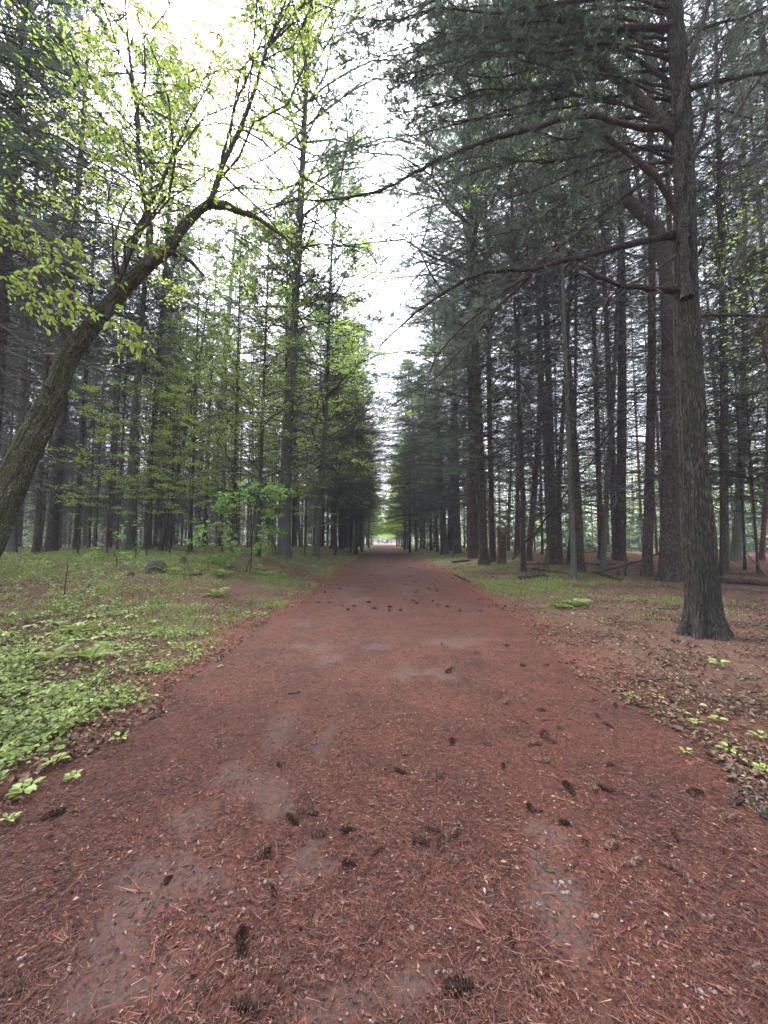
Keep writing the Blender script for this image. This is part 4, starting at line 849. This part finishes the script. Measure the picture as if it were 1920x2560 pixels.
for i, (px, py, s, lb) in enumerate([(226, 1650, .8, 'bright fern nearest the viewer at the left edge of the leafy cover'), (130, 1655, .7, 'fern left of the nearest bright fern'), (538, 1490, 1., 'fern halfway along the left verge'),
    (412, 1432, 1.1, 'fern growing against the mossy stump'), (655, 1425, 1.1, 'fern in the grass right of the maple sapling'), (668, 1440, .9, 'small fern beside the needle strewn edge near the sapling'), (190, 1585, .8, 'fern among the long leaved plants on the left'),
    (1440, 1515, 1., 'pale fern on the right bank'), (1400, 1520, .8, 'smaller fern left of the pale fern on the right bank'), (560, 1440, 1., 'fern left of the maple sapling foot')]): fern(px, py, lb, s, 6, i)
def lily_mesh():
    mb = MB(); rs = RS(8); n = 6; a = np.arange(n)/n*6.28+rs.rand(n)*.5; D = norm(np.stack([np.cos(a), np.sin(a), .75+.4*rs.rand(n)], 1)); k = 7; t = np.linspace(0, 1, k)
    for i in range(n):
        L = .17*(.8+.4*rs.rand()); c = D[i]*L*t[:, None]; c[:, 2] -= .10*t**2.2; w_ = .026*np.sin(np.pi*np.clip(t, .04, .985))**.7; s = norm(np.cross(D[i], [0, 0, 1.]))
        V = np.concatenate([c-s*w_[:, None]+[0, 0, .006], c, c+s*w_[:, None]+[0, 0, .006]]); F = []
        for j in range(k-1): F += [[j, j+1, k+j+1, k+j], [k+j, k+j+1, 2*k+j+1, 2*k+j]]
        mb.add(V, F, .6+.4*rs.rand())
    return mb.mesh('leafy_plant', M['cover'])
LIL = lily_mesh()
def sprout_mesh():
    mb = MB(); rs = RS(18); n = 11; a = rs.rand(n)*6.28; P = np.stack([np.cos(a)*.05*rs.rand(n), np.sin(a)*.05*rs.rand(n), .02+.05*rs.rand(n)], 1); D = norm(np.stack([np.cos(a), np.sin(a), .1+.4*rs.rand(n)], 1)); L = .035+.04*rs.rand(n)
    leaves(mb, P, D, norm(np.array([0, 0, 1.])+rs.normal(size=(n, 3))*.3), L, L*.62, rs, .45+.5*rs.rand(n), 0, 6, .12)
    slivers(mb, P, np.tile([[0, 0, -1.]], (n, 1)), P[:, 2], .003, rs, .1+0*a); return mb.mesh('leafy_plant', M['cover'])
SPR = sprout_mesh()
def lily(px, py, label, s=1., group='long leaved green plants on the left verge', name='leafy_plant', cat='plant'):
    g = gnd(px, py); o = link(bpy.data.objects.new(name, LIL if group and 'long' in group else SPR)); o.location = g; o.rotation_euler = (0, 0, px*1.7); o.scale = (s, s, s*.9); tag(o, label, cat, group)
rs = RS(31)
for i, (px, py) in enumerate([(200, 1565), (283, 1590), (330, 1545), (20, 1590), (260, 1520), (90, 1600), (150, 1560), (60, 1650), (240, 1600), (170, 1610), (310, 1575), (110, 1560), (230, 1545), (380, 1560), (30, 1540), (70, 1570), (12, 1680), (130, 1590)]):
    lily(px, py, 'long leaved bright green plant in the thick patch on the left verge', .9+.4*rs.rand())
for px, py, s, lb in [(58, 2000, 1.1, 'broad leaved plant nearest the viewer at the left path edge'), (135, 1925, .9, 'broad leaved plant second from the viewer at the left path edge'), (180, 1955, .7, 'small plant at the needle edge on the left'), (300, 1855, .8, 'lone leafy plant beside the needles on the left'),
                      (20, 2060, .6, 'small plant low at the left picture edge'), (549, 1670, .5, 'single green plant at the left edge of the path')]:
    lily(px, py, lb, s, None)
for i, (px, py, s, lb) in enumerate([(1799, 1672, 1.2, 'vivid green seedling glowing on the dark right bank'), (1565, 1748, .5, 'pale sprout nearest the path on the right bank'), (1590, 1748, .45, 'pale sprout just right of the one nearest the path'), (1645, 1752, .6, 'sprout with raised leaves right of the pale pair'),
    (1660, 1794, .5, 'tiny two leaved sprout on the right bank'), (1708, 1790, .6, 'sprout in the middle of the right bank'), (1735, 1815, .7, 'leafy sprout below the middle of the right bank'), (1795, 1808, .7, 'sprout beside pale dead leaves on the right'),
    (1822, 1890, .8, 'blue green sprout low on the right bank'), (1903, 1850, .7, 'sprout at the right picture edge'), (1718, 1892, .5, 'grassy sprout at the right edge of the path'), (1909, 1938, .8, 'lowest sprout at the right picture edge'), (1420, 1760, .4, 'tiny sprout on the verge')][:12]):
    lily(px, py, lb, s, 'green sprouts on the right bank', 'seedling', 'seedling')

# ------------------------------------------------------------------ stumps, logs, poles, brush
def stump(px, py, wpx, hpx, label, mat, mossy=False, lean=0, seed=0, name='tree_stump'):
    g = gnd(px, py); Y = g[1]; r = wpx/2*Y/FPX; h = hpx*Y/FPX; e = tag(empty(name, g), label, 'stump'); rs = RS(seed)
    sides = 40; nz = 22; a = np.arange(sides)/sides*6.283; z = np.linspace(-.1, 1, nz); mb = MB(); V = []
    jag = .55+.45*np.clip(vnp(np.arange(sides)/sides*9, np.full(sides, seed+.5), 9)*1.6-.2, 0, 1)
    for k in range(nz):
        rr = r*(1+.35*math.exp(-max(z[k], 0)*h/.12))*(1+.12*np.cos(a*5+seed)*math.exp(-max(z[k], 0)*2))*(1+.1*(vnp(np.arange(sides)/sides*14, np.full(sides, z[k]*3), 14)-.5))
        if mossy: rr = rr*(1-.45*max(z[k], 0)**2)
        V.append(np.stack([np.cos(a)*rr+lean*max(z[k], 0)*h, np.sin(a)*rr, z[k]*h*(jag if not mossy else .75+.25*jag)], 1))
    for k, f in enumerate((.8, .45, .05)):
        V.append(np.stack([np.cos(a)*r*f*(.55 if mossy else 1)+lean*h, np.sin(a)*r*f*(.55 if mossy else 1), h*((jag if not mossy else .75+.25*jag)*(1-.35*(k+1)/3*(not mossy))+.1*rs.rand(sides)*(not mossy))], 1))
    V = np.array(V); i = np.arange(V.shape[0]*sides).reshape(-1, sides); q = np.stack([i[:-1], np.roll(i[:-1], -1, 1), np.roll(i[1:], -1, 1), i[1:]], -1)
    mb.add(V.reshape(-1, 3), q[:nz-1].reshape(-1, 4), .5, 0); o1 = mb.build('side', M[mat], e, True)
    m2 = MB(); m2.add(V[nz-1:].reshape(-1, 3), (q[nz-1:]-(nz-1)*sides).reshape(-1, 4)); m2.build('torn_top', M['bark_moss' if mossy else 'wood'], e, True)
    return e
stump(390, 1428, 46, 26, 'low mossy brown stump overgrown with fern in the left grass', 'bark_moss', True, seed=3)
stump(457, 1408, 16, 16, 'small dark mossy stump left of the maple sapling', 'bark_moss', True, seed=4)
stump(327, 1438, 13, 8, 'tiny black stump left of the fern covered stump', 'bark', True, seed=5)
stump(1254, 1410, 20, 102, 'tall broken stump with jagged torn top between the right hand trunks', 'bark_red', False, .02, 6, 'broken_stump')
stump(1546, 1438, 5, 12, 'short dark peg of a stump beside the leaning stick on the right', 'bark', False, 0, 8)
def stick(pixY, r0, r1, label, cat='log', name='fallen_log', mat='bark', lift=0., side=0, seed=0, group=None, hang=None):
    """a piece of wood on the ground through pixel points; or with hang, Y and pixels in the air"""
    rs = RS(seed+500)
    if hang is None: A = np.array([gnd(px, py)+[0, 0, r0*.8+lift] for px, py in pixY])
    else: A = np.array([at(px, py, hang[0]+(hang[1]-hang[0])*i/(len(pixY)-1)) for i, (px, py) in enumerate(pixY)])
    g = A[0].copy(); g[2] = A[:, 2].min()-r0; A = A-g; n = 14; s = np.linspace(0, len(A)-1, n); P = np.stack([np.interp(s, range(len(A)), A[:, k]) for k in range(3)], 1)
    P[1:-1] = (P[:-2]+2*P[1:-1]+P[2:])/4; L = np.linalg.norm(P[-1]-P[0]); P += rs.normal(size=P.shape)*L*.006
    R = np.linspace(r0, r1, n)*(1+.1*rs.normal(size=n)); R[0] *= .7; R[-1] *= .6
    mb = MB(); tubes(mb, P, R, 9)
    V0 = mb.V[0]
    for end in (0, 1):
        rg = V0[:9] if end == 0 else V0[-9:]; mb.add(rg.copy(), [list(range(9))])
    if side:
        p, t, ss, _ = sample_on(P[None], rs, side, .2, .95); d = norm(t*.7+rs.normal(size=t.shape)*[.8, .8, .5]+[0, 0, .25]); l = L*.22*(.4+rs.rand(len(p)))
        tubes(mb, np.stack([p, p+d*l[:, None]], 1), np.tile([[r1*.6, r1*.2]], (len(p), 1)), 5)
    o = mb.build(name, M[mat], None, True); o.location = g; return tag(o, label, cat, group)
for i, a in enumerate([([(1799, 1456), (1860, 1461), (1935, 1468)], .09, .07, 'mossy fallen log lying behind the huge pine at the right edge'),
    ([(1481, 1434), (1520, 1444), (1556, 1455)], .06, .04, 'short fallen log below the leaning stick on the right'), ([(1295, 1450), (1330, 1446), (1368, 1442)], .06, .05, 'dark rotting log in the green patch right of the slender tree'),
    ([(1130, 1408), (1150, 1406), (1176, 1404)], .08, .07, 'short dark log lying in grass before the reddish pine'), ([(1138, 1440), (1160, 1450), (1176, 1458)], .035, .015, 'dead branch at the right path verge in the distance'),
    ([(1310, 1412), (1370, 1412), (1430, 1413)], .05, .04, 'long grey log lying behind the forked looking pine'), ([(1330, 1425), (1370, 1430), (1410, 1434)], .05, .03, 'half buried branch in front of the forked looking pine'),
    ([(1460, 1410), (1500, 1414), (1540, 1412)], .05, .03, 'pale fallen branch between the pale young pine and the tall straight pine'), ([(1800, 1434), (1850, 1436), (1910, 1438)], .035, .025, 'pale barkless pole lying on red needles at the right'),
    ([(395, 1380), (440, 1379), (500, 1381), (590, 1384)], .04, .02, 'thin dark log lying across the back of the left grass'), ([(455, 1440), (480, 1441), (505, 1439)], .05, .03, 'short brown log in the grass left of the maple sapling'),
    ([(1857, 1987), (1890, 2030), (1925, 2075)], .018, .012, 'bark covered root like branch at the lower right edge')]):
    stick(*a, seed=i, side=3)
stick([(1284, 1400), (1330, 1345), (1400, 1253), (1500, 1120), (1600, 985), (1683, 885)], .045, .02, 'long thin dead pole leaning up to the right through the trunks', 'pole', 'leaning_pole', 'limb', hang=(16.5, 13), side=5, seed=40)
stick([(1500, 1431), (1560, 1414), (1610, 1398), (1645, 1386)], .04, .03, 'dark stick propped at a slant before the thick bent tree', 'stick', 'propped_stick', 'limb', hang=(14.2, 14), side=2, seed=41)
stick([(57, 1340), (70, 1330), (84, 1321)], .03, .02, 'pale stick leaning at the foot of the shadowed pine', 'stick', 'leaning_stick', 'wood', hang=(16, 16.5), seed=42)
mb = MB(); rs = RS(44); c0 = gnd(1530, 1388); n = 260; p = np.stack([c0[0]+rs.normal(size=n)*1.6, c0[1]+3+rs.normal(size=n)*.8, c0[2]+rs.rand(n)*.7], 1)
tubes(mb, np.stack([p, p+norm(rs.normal(size=(n, 3))*[1, 1, .3])*(.8+1.2*rs.rand(n, 1))], 1), np.tile([[.016, .006]], (n, 1)), 4, rs.rand(n))
for q in range(900):
    pass
x_, y_ = 2+rs.rand(700)*20, 9+rs.rand(700)*25; k = (x_ > 3.6) & (x_ < y_); x_, y_ = x_[k], y_[k]; n = len(x_); p = np.stack([x_, y_, hgt(x_, y_)+.03], 1)
d = rnd_dir(rs, n, .1); tubes(mb, np.stack([p, p+d*(.3+.8*rs.rand(n, 1)**2)], 1), np.tile([[.01, .004]], (n, 1)), 4, rs.rand(n))
o = mb.build('brushwood', M['twig']); tag(o, 'heap of dead sticks and loose brushwood under the right hand trees', 'brushwood', kind='stuff')

# ------------------------------------------------------------------ cones, twigs, needle tufts and stones on the path
def cone_mesh(seed, L=.12, r=.021):
    rs = RS(seed); mb = MB(); n = 9; t = np.linspace(0, 1, n); bend = .02*np.sin(t*2.6+seed); P = np.stack([t*L-L/2, bend, np.full(n, r)], 1); tubes(mb, P, r*.62*np.sin(np.pi*np.clip(t*.9+.08, 0, 1))**.6, 7, .1, 0, (0, .1, 1))
    K = 95; tt = np.linspace(.03, .97, K); a = np.arange(K)*2.399; c = np.stack([np.interp(tt, t, P[:, k]) for k in range(3)], 1)
    rad = r*np.sin(np.pi*np.clip(tt*.9+.08, 0, 1))**.6; o_ = np.stack([0*a, np.cos(a), np.sin(a)], 1); D = norm(o_+np.array([.55, 0, 0])+rs.normal(size=(K, 3))*.12)
    leaves(mb, c+o_*(rad*.35)[:, None], D, norm(np.cross(np.cross(o_, [1., 0, 0]), D)+1e-3), rad*1.15, .014+0*rad, rs, .2+.8*rs.rand(K), 0, 6, .1)
    return mb.mesh('pine_cone', M['cone'])
CONES = [cone_mesh(1), cone_mesh(2, .1, .023), cone_mesh(3, .13, .017), cone_mesh(4, .075, .022)]
cp = []
for x, y in [(70, 1005), (230, 1040), (290, 885), (690, 860), (720, 885), (970, 815), (760, 820), (540, 715), (610, 800), (680, 745), (900, 705), (1000, 725), (1060, 735), (930, 770), (980, 985), (900, 1045), (960, 1085), (690, 975), (510, 990), (640, 1180), (900, 1100),
             (1500, 1110), (1510, 1130), (515, 660), (765, 625), (300, 560), (280, 575), (600, 550), (400, 495), (250, 455), (700, 545), (530, 465), (100, 935), (450, 900), (650, 900)]: cp.append((960+x*.5787, 1350+y*.5787))
for x, y in [(210, 315), (300, 350), (160, 400), (300, 480), (260, 380), (790, 150), (660, 230), (780, 285), (1200, 385), (970, 385), (880, 385), (1070, 455), (1240, 495), (1310, 530), (1480, 425), (1500, 300), (1350, 180), (1270, 340), (570, 830), (320, 1070), (1630, 985), (160, 520), (1030, 340)]: cp.append((960+x*.5787, 1900+y*.5787))
for x, y in [(880, 1010), (1050, 830), (1190, 600), (1380, 340), (1495, 310), (1510, 470), (1140, 420), (230, 270), (730, 550), (1640, 415), (60, 1040), (1260, 285), (1060, 1090), (1210, 30), (1340, 945-700)]: cp.append((x*.5787, 1900+y*.5787))
cp.sort(key=lambda p: -p[1]); rs = RS(51)
special = {0: 'dark pine cone at the very bottom of the path right of centre', 1: 'pine cone at the bottom edge left of centre', 2: 'pine cone in the bottom left corner of the path', 3: 'oval dark pine cone standing out low on the left half', 4: 'pine cone at the lower right edge of the path',
           5: 'dark cone beside an orange needle tuft low on the path', 6: 'cone with bare twig lying over it left of centre'}
for i, (px, py) in enumerate(cp):
    g = gnd(px, py); s = .6+.4*rs.rand(); g[2] -= .006
    o = link(bpy.data.objects.new('pine_cone', CONES[rs.randint(4)])); o.location = g; o.rotation_euler = (rs.normal()*.15, rs.normal()*.1, rs.rand()*6.28); o.scale = (s, s, s)
    zone = 'on the right side of the path' if px > 1150 else ('on the left side of the path' if px < 800 else 'in the middle of the path')
    near_ = 'close to the viewer' if py > 2050 else ('some steps ahead' if py > 1780 else 'farther ahead')
    if i in special: tag(o, special[i], 'pine cone')
    else: tag(o, f'dark brown pine cone lying {zone} {near_}', 'pine cone', f'pine cones {zone} {near_}')
for i in range(110):     # farther cones, too small to tell apart
    y = 8+rs.rand()**1.4*34; x = float(edgeL(y))+rs.rand()*(float(edgeR(y))-float(edgeL(y))+.4)
    o = link(bpy.data.objects.new('pine_cone', CONES[rs.randint(4)])); o.location = (x, y, hz(x, y)); o.rotation_euler = (0, 0, rs.rand()*6.28)
    tag(o, 'dark pine cone seen small on the distant red path', 'pine cone', 'pine cones on the distant path')
c7 = lambda L: [(x*.5787, 1900+y*.5787) for x, y in L]; c8 = lambda L: [(960+x*.5787, 1900+y*.5787) for x, y in L]; c6 = lambda L: [(960+x*.5787, 1350+y*.5787) for x, y in L]; c5 = lambda L: [(x*.5787, 1350+y*.5787) for x, y in L]
for i, (pix, r, lb, mt_) in enumerate([(c6([(325, 950), (400, 1015), (440, 1080), (465, 1130)]), .004, 'dark curved twig right of centre on the path', 'limb'), (c7([(100, 1135), (230, 1020), (345, 930)]), .004, 'long pale twig in the bottom left corner', 'bark_pale'),
    (c7([(1065, 945), (1190, 870), (1280, 810), (1370, 755)]), .004, 'long bent twig leading to the tan needle tuft', 'bark_pale'), (c7([(1120, 695), (1100, 640), (1050, 620)]), .003, 'small hooked twig left of the tan needle tuft', 'bark'),
    (c7([(345, 580), (310, 510), (230, 480), (150, 475)]), .003, 'thin crooked twig on the left of the path', 'bark_red'), (c7([(640, 975), (680, 890), (720, 790), (760, 770)]), .003, 'dark twig on the grey patch at lower left', 'limb'),
    (c7([(635, 700), (690, 600)]), .003, 'short dark twig on the grey patch', 'limb'), (c7([(845, 690), (900, 700), (925, 735)]), .004, 'pale forked twig right of the grey patch', 'bark_pale'), (c8([(1195, 210), (1270, 240), (1345, 272)]), .004, 'thin light twig toward the right edge', 'bark_pale'),
    (c8([(510, 840), (600, 880), (700, 922)]), .003, 'pale straight twig right of the dark oval cone', 'bark_pale'), (c8([(670, 480), (710, 495), (745, 515)]), .006, 'short thick barkless twig in the lower middle right', 'bark_pale'), (c8([(780, 500), (840, 455)]), .006, 'short dark broken twig beside the barkless one', 'limb'),
    (c8([(615, 410), (680, 470), (770, 540)]), .003, 'thin twig above the barkless twig', 'limb'), (c8([(1530, 660), (1450, 630), (1370, 600)]), .004, 'brown twig at the right lower side', 'bark_red'), (c8([(1575, 508), (1640, 512)]), .006, 'stubby pale stick at the right edge', 'wood'),
    (c8([(868, 150), (885, 205)]), .006, 'short orange splinter of wood', 'wood'), (c8([(765, 245), (800, 222)]), .005, 'small orange splinter near a cone', 'wood'), (c8([(150, 108), (220, 112)]), .006, 'flat orange bark chip in the middle of the path', 'wood'), (c8([(720, 182), (800, 205), (860, 228)]), .008, 'split orange slab of wood between the cones', 'wood'),
    (c8([(1030, 330), (1085, 375)]), .005, 'dark twig right of the middle', 'limb'), (c8([(995, 665), (1003, 600), (1000, 500)]), .004, 'reddish twig end carrying a spray of tan needles', 'bark_red'), (c8([(620, 960), (640, 1020), (690, 1060)]), .006, 'dark curved twig near the bottom edge', 'limb'), (c8([(410, 625), (455, 672)]), .003, 'tiny white twig near the middle bottom', 'bark_pale'),
    (c5([(1245, 672), (1300, 662)]), .01, 'dark piece of bark on the left of the path', 'limb'), (c5([(640, 775), (720, 740)]), .008, 'dark stick at the edge between leaves and needles', 'limb'), (c5([(440, 970), (520, 955)]), .006, 'black stick at the left path edge', 'limb'), (c5([(280, 680), (440, 672)]), .010, 'grey lichen covered stick in the left leaf cover', 'bark_pale'),
    (c6([(1080, 622), (1150, 615), (1230, 608)]), .012, 'brown stick on the right bank among dead leaves', 'bark'), (c6([(720, 435), (850, 468)]), .012, 'thin branch along the right verge', 'bark'), (c6([(1100, 290), (1250, 305), (1310, 270)]), .016, 'crooked branch on the right bank left of the huge pine', 'limb'), (c6([(1120, 345), (1310, 348)]), .012, 'straight thin stick left of the huge pine foot', 'bark'),
    (c6([(1520, 600), (1630, 606)]), .012, 'grey stick right of the vivid green seedling', 'bark_pale'), (c6([(1590, 372), (1665, 376)]), .02, 'grey branch at the right edge behind the huge pine foot', 'bark_pale'), (c6([(1240, 440), (1330, 447)]), .012, 'stick before the foot of the huge pine', 'bark'), (c6([(1200, 560), (1260, 520)]), .008, 'slanting thin stick below the huge pine', 'bark'),
    (c6([(880, 640), (930, 660), (960, 680)]), .01, 'dark bark strip at the right edge of the path', 'limb'), (c6([(1500, 1180), (1560, 1150), (1659, 1130)]), .014, 'bark strip beside the root like branch', 'bark'), (c6([(1180, 1170), (1340, 1225)]), .004, 'pale twig toward the lower right corner', 'bark_pale')]):
    stick(pix, r, r*.55, lb, 'twig', 'twig', mt_, .002, seed=60+i, side=1 if i % 3 == 0 else 0)
def tuft(px, py, label, n, L, az, tint, seed, spread=.35):
    g = gnd(px, py); rs = RS(seed); mb = MB(); a = az+rs.normal(size=n)*spread; D = norm(np.stack([np.cos(a), np.sin(a), .02+.16*rs.rand(n)**2], 1)); L = L*(.55+.6*rs.rand(n))
    P = np.tile([[0, 0, .006]], (n, 1))+rs.normal(size=(n, 3))*[.004, .004, .002]; slivers(mb, P, D, L*(.7+.4*rs.rand(n)), .0035, rs, np.clip(tint-.08+rs.rand(n)*.25-.15, 0, 1)); tubes(mb, np.array([[-.03*math.cos(az), -.03*math.sin(az), .005], [0, 0, .006]]), np.array([.003, .0025]), 5, .4)
    o = mb.build('needle_tuft', M['redneedle']); o.location = g; tag(o, label, 'needle tuft')
for i, (p, lb, n, L, az, ti) in enumerate([(c7([(1365, 745)])[0], 'fan of tan needles standing out at the lower middle', 34, .1, 1.2, .93), (c7([(290, 830)])[0], 'orange needle bundle on the lower left', 30, .1, 2.6, .86), (c7([(630, 240)])[0], 'small tan needle tuft on the left of the path', 14, .07, 1.9, .93), (c7([(965, 370)])[0], 'pale needle tuft near the middle left', 12, .07, 1.0, .98),
    (c8([(430, 790)])[0], 'bright orange fan of needles low on the right half', 44, .11, 2.6, .88), (c8([(590, 800)])[0], 'tan needle tuft over the dark oval cone', 26, .09, .6, .92), (c8([(1000, 500)])[0], 'needle spray at the tip of the reddish twig', 30, .1, 1.5, .9), (c8([(390, 120)])[0], 'small orange needle tuft left of the dark curved twig', 22, .05, .9, .85), (c8([(590, 120)])[0], 'faint orange needle tuft in the middle', 16, .05, 2.5, .84),
    (c7([(600, 600)])[0], 'green needles lying on the grey patch', 8, .12, 3.1, .97), (c8([(760, 1110)])[0], 'green tinted needle bundle at the bottom edge', 8, .08, 2.2, .97), (c5([(1470, 930)])[0], 'orange needle tuft beside the grey patch at left', 14, .07, 1.3, .88)]): tuft(*p, lb, n, L, az, ti, i)
sm = []
for k in range(3):
    rs = RS(k+70); mb = MB(); a = np.arange(9)/9*6.283; V = []
    for z, f in ((-.3, .7), (.1, 1.), (.45, .85), (.7, .4), (.74, .02)): V.append(np.stack([np.cos(a)*f*(1+.15*rs.normal(size=9)), np.sin(a)*f*.75*(1+.15*rs.normal(size=9)), np.full(9, z)+.05*rs.normal(size=9)], 1))
    i = np.arange(45).reshape(5, 9); mb.add(np.concatenate(V), np.stack([i[:-1], np.roll(i[:-1], -1, 1), np.roll(i[1:], -1, 1), i[1:]], -1).reshape(-1, 4), rs.rand()); sm.append(mb.mesh('stone', M['stone'], True))
st = [(p, s) for L, s in ((c7([(85, 915), (1195, 800), (975, 655), (697, 343), (1360, 915), (1000, 600), (1145, 550), (1110, 90)]), .011), (c8([(740, 560), (770, 575), (795, 590), (805, 570), (775, 600), (905, 690), (1075, 655), (920, 710), (1425, 1017), (670, 675), (1375, 1085), (1090, 430), (730, 90), (120, 740), (1380, 685), (1410, 700)]), .012), (c8([(230, 955), (262, 992), (240, 1000), (240, 860), (95, 475)]), .008)) for p in L]
for i, (p, s) in enumerate(st):
    g = gnd(*p); o = link(bpy.data.objects.new('stone', sm[i % 3])); o.location = g+[0, 0, .004]; o.scale = (s, s, s*.7); o.rotation_euler = (0, 0, i*1.3)
    if 8 <= i < 13: tag(o, 'pale pebble in the small cluster at the lower right of the path', 'stone', 'cluster of pale pebbles')
    else: tag(o, 'single pale pebble lying in the needles', 'stone', 'single pale pebbles on the path')

# ------------------------------------------------------------------ walkers far down the path
def cloth(name, top, legs, hair, skin=(.45, .28, .2)):
    m, nt, b = newmat(name, .85, .2); t = nt.nodes.new('ShaderNodeTexCoord'); s = nt.nodes.new('ShaderNodeSeparateXYZ'); nt.links.new(t.outputs['Object'], s.inputs[0])
    mr = nt.nodes.new('ShaderNodeMapRange'); mr.inputs[1].default_value = 0; mr.inputs[2].default_value = 1.8; nt.links.new(s.outputs[2], mr.inputs[0])
    r = ramp(nt, [(0, (.03, .03, .03)), (.06, legs), (.52, top), (.83, skin), (.94, hair)], mr.outputs[0]); r.node.color_ramp.interpolation = 'CONSTANT'; nt.links.new(r, b.inputs['Base Color']); return m
def person(px, Y, H, mats, label, ph=0., yaw=0.):
    x = (px-CX)/FPX*Y; me = bpy.data.meshes.new('person')
    s_ = math.sin(ph)
    J = {'pel': (0, 0, .95, .13), 'waist': (0, 0, 1.1, .12), 'chest': (0, .01, 1.32, .15), 'neck': (0, .01, 1.47, .06), 'chin': (0, .03, 1.55, .075), 'head': (0, .02, 1.66, .1), 'top': (0, .01, 1.74, .07),
         'hl': (-.1, 0, .9, .1), 'kl': (-.1, .12*s_, .5, .065), 'al': (-.1, .2*s_-.05, .1, .045), 'tl': (-.1, .2*s_+.1, .05, .04), 'hr': (.1, 0, .9, .1), 'kr': (.1, -.08*s_, .5, .065), 'ar': (.1, -.3*s_, .13, .045), 'tr': (.1, -.3*s_+.14, .06, .04),
         'sl': (-.2, 0, 1.4, .065), 'el': (-.26, -.06*s_, 1.12, .045), 'wl': (-.25, -.02*s_+.08, .88, .035), 'fl': (-.25, .1, .78, .03), 'sr': (.2, 0, 1.4, .065), 'er': (.26, .08*s_, 1.12, .045), 'wr': (.25, .15*s_, .88, .035), 'fr': (.25, .18*s_, .78, .03)}
    ks = list(J); E = [('pel', 'waist'), ('waist', 'chest'), ('chest', 'neck'), ('neck', 'chin'), ('chin', 'head'), ('head', 'top'), ('pel', 'hl'), ('hl', 'kl'), ('kl', 'al'), ('al', 'tl'), ('pel', 'hr'), ('hr', 'kr'), ('kr', 'ar'), ('ar', 'tr'), ('chest', 'sl'), ('sl', 'el'), ('el', 'wl'), ('wl', 'fl'), ('chest', 'sr'), ('sr', 'er'), ('er', 'wr'), ('wr', 'fr')]
    me.from_pydata([J[k][:3] for k in ks], [(ks.index(a), ks.index(b)) for a, b in E], []); me.materials.append(mats)
    o = link(bpy.data.objects.new('person', me)); o.modifiers.new('skin', 'SKIN')
    if not me.skin_vertices: return o
    for i, k in enumerate(ks): me.skin_vertices[0].data[i].radius = (J[k][3], J[k][3]*.8); me.skin_vertices[0].data[i].use_root = (k == 'pel')
    o.modifiers.new('sub', 'SUBSURF').levels = 1; o.modifiers['sub'].render_levels = 1
    o.location = (x, Y, hz(x, Y)+.0); o.scale = (H/1.8,)*3; o.rotation_euler = (0, 0, yaw); return tag(o, label, 'person')
person(962, 138, 1.78, cloth('white_shirt', (.75, .76, .78), (.04, .045, .06), (.05, .03, .02)), 'walker in a white shirt and dark trousers far down the path', 1.2, 3.1)
person(967.2, 137, 1.76, cloth('dark_coat', (.02, .022, .028), (.03, .03, .035), (.03, .02, .015)), 'walker in dark clothes right beside the one in white', -1.1, 3.0)
person(946, 141, 1.74, cloth('black_coat', (.025, .022, .022), (.02, .02, .022), (.03, .02, .015)), 'walker in dark clothes alone at the left edge of the far path', .9, .1)
# ------------------------------------------------------------------ haze under the canopy
hx, hy0, hy1, hz0, hz1 = 270, -31, 705, -2.0, 46.
V = [(x, y, z) for z in (hz0, hz1) for (x, y) in ((-hx, hy0), (hx, hy0), (hx, hy1), (-hx, hy1))]
me = bpy.data.meshes.new('haze'); me.from_pydata(V, [], [(0, 3, 2, 1), (4, 5, 6, 7), (0, 1, 5, 4), (1, 2, 6, 5), (2, 3, 7, 6), (3, 0, 4, 7)])
hm = bpy.data.materials.new('haze'); hm.use_nodes = True; hn = hm.node_tree; hn.nodes.clear()
pv = hn.nodes.new('ShaderNodeVolumePrincipled'); pv.inputs['Color'].default_value = (.93, .96, 1, 1); pv.inputs['Density'].default_value = .0011; pv.inputs['Anisotropy'].default_value = 0
ho = hn.nodes.new('ShaderNodeOutputMaterial'); hn.links.new(pv.outputs[0], ho.inputs['Volume'])
me.materials.append(hm); o = link(bpy.data.objects.new('haze', me)); tag(o, 'thin pale haze hanging between the trees', 'haze', kind='stuff')
